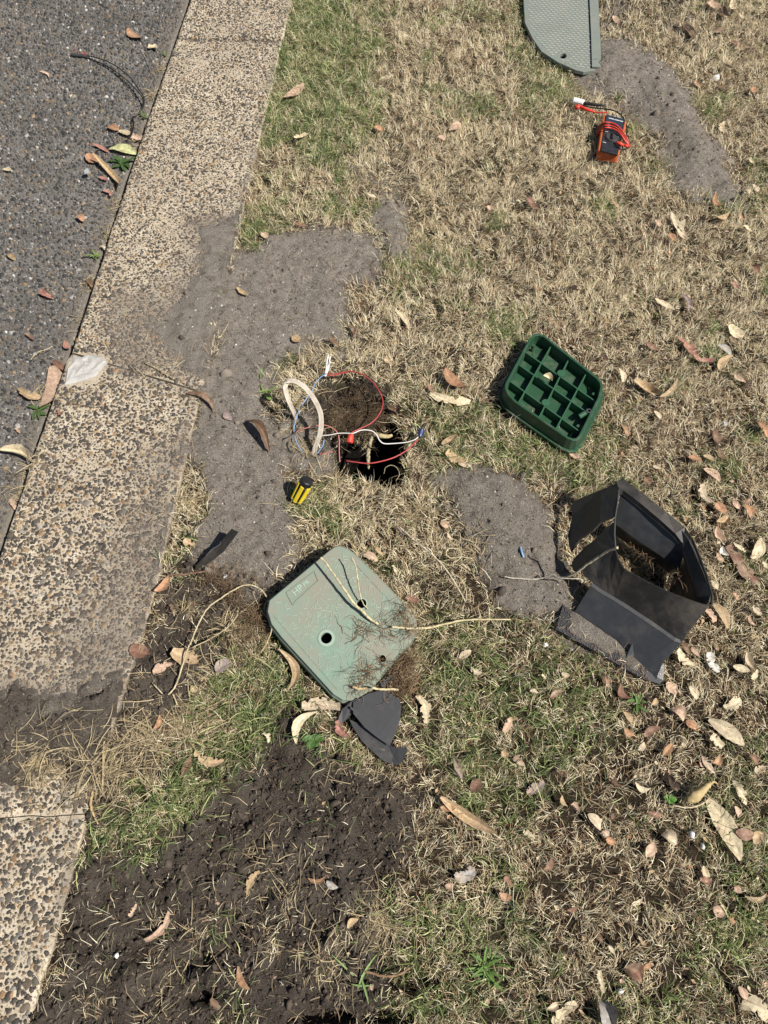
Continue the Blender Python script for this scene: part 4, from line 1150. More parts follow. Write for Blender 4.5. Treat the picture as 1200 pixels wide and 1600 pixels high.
# ---------------------------------------------------------------- cables and wires
def single(name, pts, r_, mat, label, cat, k=7, n=8, z0=0, group=None, flat=1, side=None):
    V, Fc = tube_vf(path3(pts, n), r_, k, flat, side)
    o = obj(name, V, Fc, mat, origin=centre(V), smooth=True)
    return set_props(o, label, cat, group)
fc = thing('flat_cable', 'stiff dirty white flat cable arching out of the ground left of the hole', 'cable', P(470, 690, -.02))
pth = path3([(463,657,-.01),(459,645,.02),(452,630,.055),(446,612,.085),(446,601,.098),(452,595,.105),(464,597,.105),(478,607,.098),(491,624,.085),(500,643,.068),(502,660,.050),(500,678,.030),(495,692,.008),(491,706,-.012),(491,720,-.03)], 6)
def flatband(path, w, t, side0):
    V, Fc = [], []
    prof = [(-1, -.5), (-.9, -1), (-.55, -1), (-.5, -.7), (-.08, -.7), (0, -.45), (.08, -.7), (.5, -.7), (.55, -1), (.9, -1), (1, -.5), (1, .5), (.9, 1), (.08, 1), (0, .7), (-.08, 1), (-.9, 1), (-1, .5)]
    k = len(prof)
    for i in range(len(path)):
        tn = path[min(i + 1, len(path) - 1)] - path[max(i - 1, 0)]; tn /= np.linalg.norm(tn)
        s_ = i / (len(path) - 1)
        ref = np.array(side0[0]) * (1 - s_) + np.array(side0[1]) * s_
        a_ = ref - tn * np.dot(ref, tn); a_ /= np.linalg.norm(a_); b_2 = np.cross(tn, a_)
        for (p0, p1) in prof: V.append(path[i] + a_ * p0 * w / 2 + b_2 * p1 * t / 2)
    for i in range(len(path) - 1):
        for j in range(k): Fc.append((i * k + j, i * k + (j + 1) % k, (i + 1) * k + (j + 1) % k, (i + 1) * k + j))
    Fc.append(tuple(range(k))); Fc.append(tuple((len(path) - 1) * k + j for j in range(k))[::-1])
    return V, Fc
V, Fc = flatband(pth, .0112, .0048, ((.5, .75, .3), (.75, -.1, .35)))
obj('sheath', V, Fc, M['sheath'], parent=fc, smooth=False)
V, Fc = tube_vf(path3([(491,700,-.005),(490,712,-.02),(489,722,-.03)], 4), .004, 8); obj('inner_sheath', V, Fc, M['sheath'], parent=fc)
single('wire', [(510,585,.012),(503,588,.02),(493,598,.03),(487,612,.034),(478,624,.034),(470,636,.028),(464,650,.018),(460,665,.006),(459,676,.0)], 0.00119, M['bluewire'], 'blue wire curving behind the white flat cable arch, up to the taped ends', 'wire')
single('wire', [(460,682,.0),(463,690,.0),(467,698,-.002),(473,706,-.008)], 0.00110, M['bluewire'], 'short faded blue wire lying left of the foot of the flat cable', 'wire')
single('wire', [(494,710,-.008),(500,703,.0),(505,695,.008),(506,688,.012)], 0.00136, M['bluewire'], 'short light blue wire end at the foot of the flat cable', 'wire')
single('wire', [(500,700,.0),(498,694,.004),(497,686,.008)], 0.00110, M['whitewire'], 'short white wire end at the foot of the flat cable', 'wire')
single('wire', [(509,585,.014),(520,587,.015),(535,583,.018),(552,581,.02),(568,586,.022),(578,594,.026),(590,608,.03),(597,621,.032),(598,634,.032),(592,648,.032),(580,661,.030),(562,670,.03),(551,675,.032),(548,680,.034)], 0.00136, M['redwire'], 'red wire looping over the far rim of the hole to the red connector', 'wire')
single('wire', [(510,583,.016),(525,584,.02),(545,580,.024),(562,583,.027),(572,589,.028),(585,600,.03),(594,613,.032)], 0.00110, M['redwire'], 'second red wire running alongside at the far rim of the hole', 'wire')
single('wire', [(487,678,.012),(497,680,.018),(512,680,.024),(530,677,.03),(545,677,.034),(552,677,.035),(565,672,.034),(580,673,.03),(588,679,.026),(593,688,.02),(600,693,.014),(615,693,.012),(635,691,.014),(648,687,.018),(654,682,.02)], 0.00136, M['whitewire'], 'thin white wire crossing the mouth of the hole to the navy connector', 'wire')
single('wire', [(461,676,.002),(475,670,.012),(490,666,.018),(505,664,.02),(518,668,.02),(527,676,.018),(530,688,.012),(530,705,.006),(531,722,.0)], 0.00119, M['pinkwire'], 'faded pinkish wire bending down along the left rim of the hole', 'wire')
single('wire', [(541,720,.010),(555,722,.014),(575,724,.018),(595,721,.02),(615,715,.02),(632,706,.02),(645,695,.02),(653,686,.02)], 0.00161, M['redwire'], 'red wire crossing the near side of the hole to the navy connector', 'wire')
single('wire', [(492,718,-.01),(498,713,-.004),(503,706,.0)], 0.00110, M['redwire'], 'tiny red wire end at the foot of the flat cable', 'wire')
single('wire', [(503,712,-.002),(512,707,.002),(520,706,.002)], 0.00110, M['pinkwire'], 'short pink wire scrap lying on soil just left of the hole', 'wire')
for (p0, p1, mat, nm, lb, r0, r1) in (((549,679,.036), (546,692,.030), 'red', 'wire_connector', 'red wire connector hanging over the hole where red and white wires meet', .0068, .0078), ((656,683,.02), (659,671,.022), 'navy', 'wire_connector', 'navy blue wire connector in the grass right of the hole', .0055, .0075)):
    t_ = thing(nm, lb, 'connector', P(*p1))
    a_, b_2 = P(*p0), P(*p1); d_ = b_2 - a_
    V, Fc = tube_vf([a_, a_ + d_ * .25, a_ + d_ * .9, b_2], [r0 * .8, r0, r1, r1 * .85], 12); obj('connector_body', V, Fc, M[mat], parent=t_)
    V, Fc = cyl_vf(a_ - d_ * .06, a_ + d_ * .05, r0 * .62, r0 * .7, 10); obj('wire_mouth', V, Fc, M['meterface'], parent=t_)
we = thing('taped_wire_ends', 'white wire ends standing up at the far rim of the hole', 'wire', P(511, 575, 0))
for pts in ([(509,584,.02),(512,575,.034),(514,567,.044),(516,557,.058)], [(508,584,.02),(510,574,.036),(511,564,.05),(513,554,.062)], [(510,584,.02),(513,577,.03),(516,565,.05)]):
    V, Fc = tube_vf(path3(pts, 5), .0017, 6); obj('wire_end', V, Fc, M['white'], parent=we, smooth=True)
V, Fc = tube_vf([P(508,587,.012), P(510,581,.022)], .0034, 8); obj('tape_wrap', V, Fc, M['white'], parent=we)
single('wire', [(443,687,.004),(447,684,.008),(452,682,.006),(460,677,.006),(466,668,.012),(470,660,.016),(476,655,.012)], .0013, M['blackwire'], 'thin black wire tangled left of the flat cable', 'wire')
single('wire', [(450,690,.0),(449,696,.0),(452,703,-.004),(460,712,-.01)], .0013, M['blackwire'], 'short black wire hooking down below the tangle left of the hole', 'wire')
# white root hanging over the hole
rt_ = thing('hole_root', 'knobbly pale root hanging down inside the near part of the hole', 'root', P(578, 700, 0))
V, Fc = tube_vf(path3([(596,681,.004),(585,679,-.002),(580,686,-.012),(577,697,-.03),(575,710,-.05),(575,722,-.07),(576,733,-.09)], 7), [.0035, .005, .0042, .0050, .0048, .0052, .0040, .002], 7)
V = np.array(V) + R.uniform(-.0008, .0008, (len(V), 3)); C = np.tile([.52, .44, .27], (len(V), 1)) * R.uniform(.5, 1.1, (len(V), 1))
obj('root_stem', V, Fc, M['root'], parent=rt_, cols=C, smooth=True)
V, Fc = tube_vf(path3([(584,679,.0),(595,681,.006),(606,682,.006),(613,680,.006)], 6), [.0045, .006, .005, .003], 7); C = np.tile([.50, .40, .22], (len(V), 1)) * R.uniform(.6, 1.1, (len(V), 1))
obj('root_branch', V, Fc, M['root'], parent=rt_, cols=C, smooth=True)
# black wire on the road with its taped end
bwz = -.039
bw_t = thing('road_wire', 'doubled black wire with a taped end curving over the asphalt', 'wire', P(180, 140, -.025))
V, Fc = tube_vf(path3([(136,87,bwz+.006),(150,90,bwz+.012),(170,97,bwz+.022),(190,109,bwz+.03),(205,123,bwz+.03),(215,137,bwz+.026),(224,151,bwz+.02),(225,162,bwz+.012),(221,173,bwz+.004),(213,180,bwz),(208,184,bwz),(209,195,bwz),(206,208,bwz),(198,221,bwz),(185,226,bwz),(165,230,bwz),(154,234,bwz),(149,239,bwz)], 6), .0018, 7); obj('wire_strand', V, Fc, M['blackwire'], parent=bw_t, smooth=True)
V, Fc = tube_vf(path3([(138,90,bwz+.004),(150,95,bwz+.004),(168,104,bwz+.004),(185,115,bwz+.005),(200,127,bwz+.006),(213,140,bwz+.01),(222,152,bwz+.014),(223,163,bwz+.008),(218,175,bwz),(207,184,bwz),(205,190,bwz),(205,205,bwz),(197,219,bwz),(180,229,bwz),(163,232,bwz)], 6), .0017, 7); obj('wire_strand', V, Fc, M['blackwire'], parent=bw_t, smooth=True)
V, Fc = tube_vf([P(111,85,bwz+.005), P(114,85.5,bwz+.005), P(128,87,bwz+.005), P(137,89,bwz+.005)], [.004, .0055, .0055, .0035], 10); obj('taped_end', V, Fc, M['charcoal'], parent=bw_t)
for q in (((119,82,bwz+.012),(115,77,bwz+.014)), ((128,84,bwz+.012),(137,85,bwz+.012)), ((129,82,bwz+.01),(133,82,bwz+.01))):
    V, Fc = cyl_vf(P(*q[0]), P(*q[1]), .0013, .0013, 6); obj('red_tape_scrap', V, Fc, M['redwire'], parent=bw_t)
single('wire_scrap', [(813,855,.022),(815,862,.024),(818,871,.022)], .0024, M['bluewire'], 'tiny blue wire offcut lying on the sand patch left of the black box', 'wire scrap')

# ---------------------------------------------------------------- roots and stems
def root(pts, r_, label, col=(.55, .46, .28), k=6, n=7, hair=0, name='root', cat='root', jit=.0005, plane=None, group=None, dark=.35):
    w_ = [P(*q) if plane is None else on_lid(q[0], q[1], q[2]) for q in pts]
    path = spline(w_, n); path = path + R.uniform(-jit, jit, path.shape)
    V, Fc = tube_vf(path, r_, k)
    nod = np.repeat(1 - dark * (R.rand(len(path)) < .18), k)
    C = np.tile(col, (len(V), 1)) * R.uniform(.65, 1.0, (len(V), 1)); C[:len(nod)] *= nod[:, None]
    o = obj(name, V, Fc, M['root'], cols=C, origin=centre(V), smooth=True)
    return set_props(o, label, cat, group)
root([(501,871,.040),(507,877,.036),(525,902,.030),(540,924,.026),(555,945,.018),(566,955,.014),(578,967,.010),(591,975,.006)], [.0018, .0021, .0022, .0026, .0028, .003, .0028, .0024], 'thick cream root arching diagonally over the middle of the pale green lid', (.62, .54, .33), plane=1)
root([(550,871,.044),(556,885,.040),(559,905,.034),(562,925,.022),(567,942,.010),(575,952,.003)], [.0012, .0015, .0015, .0013, .001], 'thin cream root bending down to the upper hole of the pale green lid', (.58, .50, .32), plane=1)
root([(612,979,.012),(628,981,.010),(648,982,.008),(665,981,.004)], .0026, 'short cream root crossing the right corner of the pale green lid', (.60, .52, .33), plane=1)
root([(652,983,.03),(675,980,.022),(700,974,.018),(725,969,.016),(760,968,.014),(797,968,.012)], [.0024, .0024, .0021, .002, .002, .0014], 'long cream root lying on the grass right of the pale green lid', (.62, .52, .30))
root([(551,1073,.012),(562,1076,.010),(580,1075,.008)], .0026, 'short cream root over the lower corner of the pale green lid', (.55, .42, .24), plane=1)
root([(580,1075,.044),(600,1077,.036),(622,1077,.03)], .0024, 'cream root piece leading off the lower corner of the lid', (.60, .50, .30))
root([(624,823,.014),(634,832,.016),(655,850,.020),(675,866,.022),(692,884,.022),(706,903,.020),(719,925,.016),(727,940,.014)], [.0014, .0016, .0017, .0016, .0014], 'pale thin stem curving down the grass between the lid and the sand', (.66, .58, .42))
root([(738,873,.014),(722,870,.018),(705,872,.018),(697,866,.020),(700,858,.022),(712,857,.022),(719,862,.020),(719,872,.018),(710,879,.014)], .0013, 'pale looped stem in the grass at the edge of the sand', (.58, .50, .32))
root([(788,901,.020),(800,903,.022),(822,905,.026),(845,904,.032),(862,898,.05),(875,903,.06),(893,904,.07),(908,905,.075),(909,911,.07)], [.0012, .0014, .0013, .0013, .0012], 'thin white root crossing the sand into the broken black box', (.66, .60, .48))
root([(862,900,.04),(880,902,.06),(900,895,.09),(917,882,.12),(935,870,.15),(952,860,.185),(965,856,.206)], [.0012, .0022, .0022, .0024, .0022, .0026], 'pale root resting on the torn rim of the black box', (.58, .50, .36))
root([(419,945,.030),(424,962,.036),(424,985,.03),(417,1004,.02),(407,1020,.012)], .0014, 'thin tan root over the left corner of the pale green lid', (.50, .38, .22))
root([(263,1086,.004),(275,1070,.006),(285,1040,.012),(293,1015,.02),(300,1000,.022),(310,975,.026),(325,950,.03),(345,935,.032),(365,922,.032),(385,914,.03),(405,919,.024),(418,935,.02)], [.0018, .0018, .0016, .0016, .0014, .0014], 'long cream root arching over the soil left of the pale green lid', (.58, .49, .31))
root([(300,1012,.018),(325,1000,.018),(345,988,.018),(360,976,.016),(370,962,.014),(373,948,.010)], .0012, 'thin cream root branching right of the long arching root', (.52, .43, .26))
root([(270,1085,.004),(274,1094,.005),(277,1102,.004)], .0015, 'short cream root tip pointing at the dark soil', (.58, .49, .31))
root([(240,1069,.004),(250,1080,.006),(258,1088,.004)], .0015, 'small straight pale root piece beside the kerb below the brown leaf', (.58, .50, .36))
root([(262,898,.006),(285,898,.010),(305,895,.012),(320,893,.012)], .0022, 'reddish brown twig by the foot of the black plastic shard', (.22, .13, .085), name='twig', cat='twig')
root([(166,1100,-.002),(164,1130,.006),(162,1165,.008),(161,1200,.008),(160,1235,.006)], [.0018, .003, .0026, .0026, .0016], 'straight dry stolon lying along the buried kerb edge', (.46, .36, .21), name='stolon', cat='stem')
root([(145,1235,.006),(142,1255,.008),(145,1270,.006),(153,1288,.002)], [.0028, .0026, .0012], 'bent dry stolon at the end of the bottom kerb slab', (.50, .36, .19), name='stolon', cat='stem')
root([(20,1165,.008),(35,1150,.01),(50,1138,.01),(62,1128,.008)], .0013, 'pale straight straw on the soil covering the kerb', (.58, .48, .30), name='stem', cat='stem')
root([(570,1518,.004),(600,1525,.006),(625,1522,.006),(640,1512,.004)], .002, 'brown bent twig over the small pit at the bottom', (.30, .19, .11), name='twig', cat='twig')
root([(595,870 - 200,.0),(600,675,.004),(606,672,.004)], .001, 'tiny pale root hair at the right rim of the hole', (.5, .4, .25))
root([(600,740,-.01),(602,731,.0),(611,727,.004),(620,731,.002),(624,741,-.006),(619,751,-.012)], .0009, 'fine grass stem looping over the small round pit right of the hole', (.36, .32, .20), name='stem', cat='stem')
root([(1050,1258,.016),(1075,1262,.018),(1095,1257,.018),(1108,1247,.02)], .0014, 'pale thin stem under the yellow seed pod', (.58, .50, .33), name='stem', cat='stem')
root([(48,562,-.02),(58,551,-.019),(72,546,-.019),(82,541,-.02)], .0012, 'pale bent straw on the asphalt left of the chipped kerb joint', (.52, .45, .28), name='stem', cat='stem')
root([(226,567,.006),(240,573,.008),(255,582,.010),(272,592,.008)], .0013, 'straw stalk lying across the kerb joint', (.50, .40, .25), name='stem', cat='stem')
root([(222,69,-.02),(230,82,-.018),(238,100,-.016),(243,115,-.016)], .0012, 'thin dark twig on the asphalt near the top kerb', (.10, .07, .05), name='twig', cat='twig')
# fine root tangles
def tangle(centres, label, h0, plane, name='root_tangle', tone=1.0):
    q = []; Cc = []
    for (cx, cy, rr_, cnt, hh) in centres:
        for _ in range(cnt):
            a_ = R.uniform(0, 6.28); d_ = abs(R.normal(0, .5)) * rr_
            x, y = cx + d_ * math.cos(a_), cy + d_ * math.sin(a_)
            hd = R.uniform(0, 6.28); pts = []
            z = R.uniform(.2, 1) * hh
            for i in range(5):
                pts.append((on_lid(x, y, max(.001, z)) if plane else P(x, y, h0 + max(.001, z))))
                st = R.uniform(3, 8); hd += R.normal(0, .55); x += st * math.cos(hd); y += st * math.sin(hd); z += R.normal(0, .2) * hh
            V, Fc = tube_vf(spline(pts, 2), [.0004, .0004, .00022], 3); q.append((V, Fc[:-2]))
            c_ = np.array([.20, .135, .08]) * tone * R.uniform(.45, 1.6); Cc.append(np.tile(c_, (len(V), 1)))
    V, Fc = join(q)
    o = obj(name, V, Fc, M['root'], cols=np.concatenate(Cc), origin=centre(V))
    return set_props(o, label, 'roots', kind='stuff')
tangle([(628,958,20,60,.012),(603,983,20,36,.012),(640,985,14,50,.012),(575,985,26,26,.006),(555,990,30,22,.004)], 'fine brown root hairs on the right corner of the pale green lid', 0, 1)
tangle([(575,1050,26,60,.010),(562,1070,18,36,.012),(600,1040,12,20,.012)], 'fine brown root hairs on the lower corner of the pale green lid', 0, 1)
tangle([(628,1055,26,260,.03),(640,1030,16,110,.03),(605,1082,26,90,.02),(640,1080,14,70,.02)], 'brown root mat hanging off the end of the pale green lid', .006, 0)
tangle([(360,920,48,170,.018),(400,965,30,150,.02),(330,900,26,70,.012),(385,1000,40,90,.012)], 'brown root mat on the dark soil left of the pale green lid', .0, 0, tone=.8)
tangle([(560,620,50,160,.0),(590,650,24,160,.0),(525,655,26,140,.0),(560,664,40,160,.0),(500,610,20,60,.0)], 'fine dark roots hanging in the wall of the hole', -.022, 0, tone=.35)
tangle([(1000,850,16,70,.03),(1020,872,14,30,.03),(1060,900,12,16,.08)], 'dry grass and roots caught inside the black box', .02, 0, tone=1.3)

# ---------------------------------------------------------------- seed pod
pd = thing('seed_pod', 'yellowish brown curled seed pod casting a deep shadow on the lawn', 'seed pod', P(1092, 1240, .0))
pth = spline([P(1072,1254,.014), P(1080,1247,.020), P(1092,1240,.024), P(1102,1230,.024), P(1113,1221,.022)], 6)
V, Fc = tube_vf(pth, [.004, .011, .0145, .0125, .0095, .008, .003], 14, .72, (.2, .3, .9)); V = np.array(V) + R.uniform(-.0013, .0013, (len(V), 3))
obj('pod_body', V, Fc, M['pod'], parent=pd, smooth=True)
V, Fc = tube_vf(spline([P(1112,1222,.022), P(1117,1222,.022), P(1121,1225,.018)], 4), [.0025, .001], 6); obj('pod_tip', V, Fc, M['pod'], parent=pd)

# ---------------------------------------------------------------- weeds
R2 = R.uniform(-1, 1, (97, 3)) * [1, 1, 0]
def weed(px, py, cnt, ll, w, label, col, z=-.043, upr=.5):
    t_ = thing('weed', label, 'weed', P(px, py, z)); c_ = P(px, py, z)
    for i in range(cnt):
        a_ = i * 2.4 + R.uniform(-.8, .8); L = ll * R.uniform(.35, 1.05); bd = R.uniform(-.35, .35); W = w * R.uniform(.8, 1.2)
        d_ = np.array([math.cos(a_), math.sin(a_), 0]); s_ = np.array([-d_[1], d_[0], 0]); V = []
        n = 6; up = upr * R.uniform(.5, 1.3)
        for j in range(n + 1):
            t = j / n; ww = W * math.sin(math.pi * (.08 + .92 * t)) ** .8 / 2 if j < n else .0003
            p_ = c_ + R2[i % 97] * .22 * ll + d_ * L * t + s_ * bd * L * t * t + np.array([0, 0, .002 + up * L * (t - .6 * t * t)])
            V += [p_ - s_ * ww + [0, 0, ww * .5], p_, p_ + s_ * ww + [0, 0, ww * .5]]
        Fc = [(j * 3 + k_, j * 3 + k_ + 1, j * 3 + k_ + 4, j * 3 + k_ + 3) for j in range(n) for k_ in (0, 1)]
        C = np.tile(col, (len(V), 1)) * R.uniform(.75, 1.25); C[1::3] *= 1.25
        obj('leaf', V, Fc, M['weed'], parent=t_, cols=C, smooth=True)
weed(192, 258, 13, .050, .011, 'dark green broad bladed weed growing where the road wire meets the kerb', (.055, .10, .03))
weed(62, 643, 12, .035, .009, 'small green weed beside the big pink leaf at the kerb', (.07, .12, .035))
weed(149, 403, 10, .030, .006, 'small light green weed at the kerb above the chipped joint', (.14, .19, .06), upr=.8)
weed(224, 185, 8, .028, .005, 'small yellowish green weed at the kerb by the black wire', (.11, .15, .05), upr=.8)
weed(258, 88, 7, .028, .004, 'tiny green weed at the top of the kerb gutter', (.12, .16, .06), upr=.8)
weed(493, 1158, 11, .022, .014, 'round leaved green weed left of the charcoal fragment', (.07, .14, .035), z=-.004, upr=.6)
weed(410, 585, 6, .024, .005, 'small bright green sprout on the sand above the cable', (.16, .26, .06), z=-.004, upr=.7)
weed(416, 615, 9, .035, .005, 'green grassy weed at the sand edge left of the cable arch', (.15, .22, .06), z=-.004, upr=.6)
weed(1047, 1249, 6, .016, .010, 'tiny bright green seedling left of the yellow seed pod', (.08, .20, .03), z=-.0, upr=.6)
weed(905, 690, 5, .016, .011, 'pale green round leaf sprout at the bottom corner of the dark green lid', (.17, .27, .10), z=.004, upr=.5)
weed(760, 1512, 34, .042, .0032, 'bright green grass tuft near the bottom of the lawn', (.10, .18, .04), z=.0, upr=.9)
weed(560, 1535, 4, .055, .0035, 'few long green blades lying by the small pit', (.17, .25, .09), z=-.0, upr=.3)
weed(995, 1100, 9, .03, .006, 'dark green tuft right below the black box', (.07, .13, .03), z=.0, upr=.7)

# white stones
def stone_thing(px, py, w, h, col, label, z=None):
    z = gz(px, py) if z is None else z
    c_ = P(px, py, z + .004); s_ = w / F * np.linalg.norm(c_ - [0, 0, CAM_H]) / 2
    V, Fc, C = pebbles(1, np.zeros(1), np.zeros(1), np.zeros(1), np.array([s_]), np.array([s_ * 1.1]), np.array([col]), k=8, irr=.2, topr=.65)
    o = obj('pebble', V + c_ - [0, 0, s_ * .3], Fc, M['stone'], cols=C, origin=c_)
    set_props(o, label, 'pebble')
stone_thing(852, 1007, 9, 6, (.72, .71, .68), 'bright white pebble in the grass left of the black box foot')
stone_thing(1132, 662, 9, 7, (.66, .68, .72), 'bluish white pebble in the lawn up right of the black box')
stone_thing(1081, 1303, 9, 8, (.66, .66, .66), 'white pebble just left of the biggest cream leaf', .008)
stone_thing(1098, 1322, 7, 6, (.56, .55, .54), 'small pale pebble below the white one by the biggest cream leaf', .008)
stone_thing(1119, 122, 9, 5, (.75, .73, .68), 'white stone chip in the dry lawn right of the upper sand heap')
stone_thing(970, 1549, 8, 7, (.7, .68, .62), 'small white pebble below the reddish curled leaf at the bottom')
stone_thing(352, 900, 7, 5, (.62, .62, .60), 'small white grit stone on the soil below the black shard')
stone_thing(182, 1493, 6, 5, (.78, .78, .76), 'tiny white pebble in the dark soil at the bottom left')
stone_thing(135, 268, 8, 7, (.26, .27, .28), 'grey rounded stone on the asphalt left of the weed', -.024)

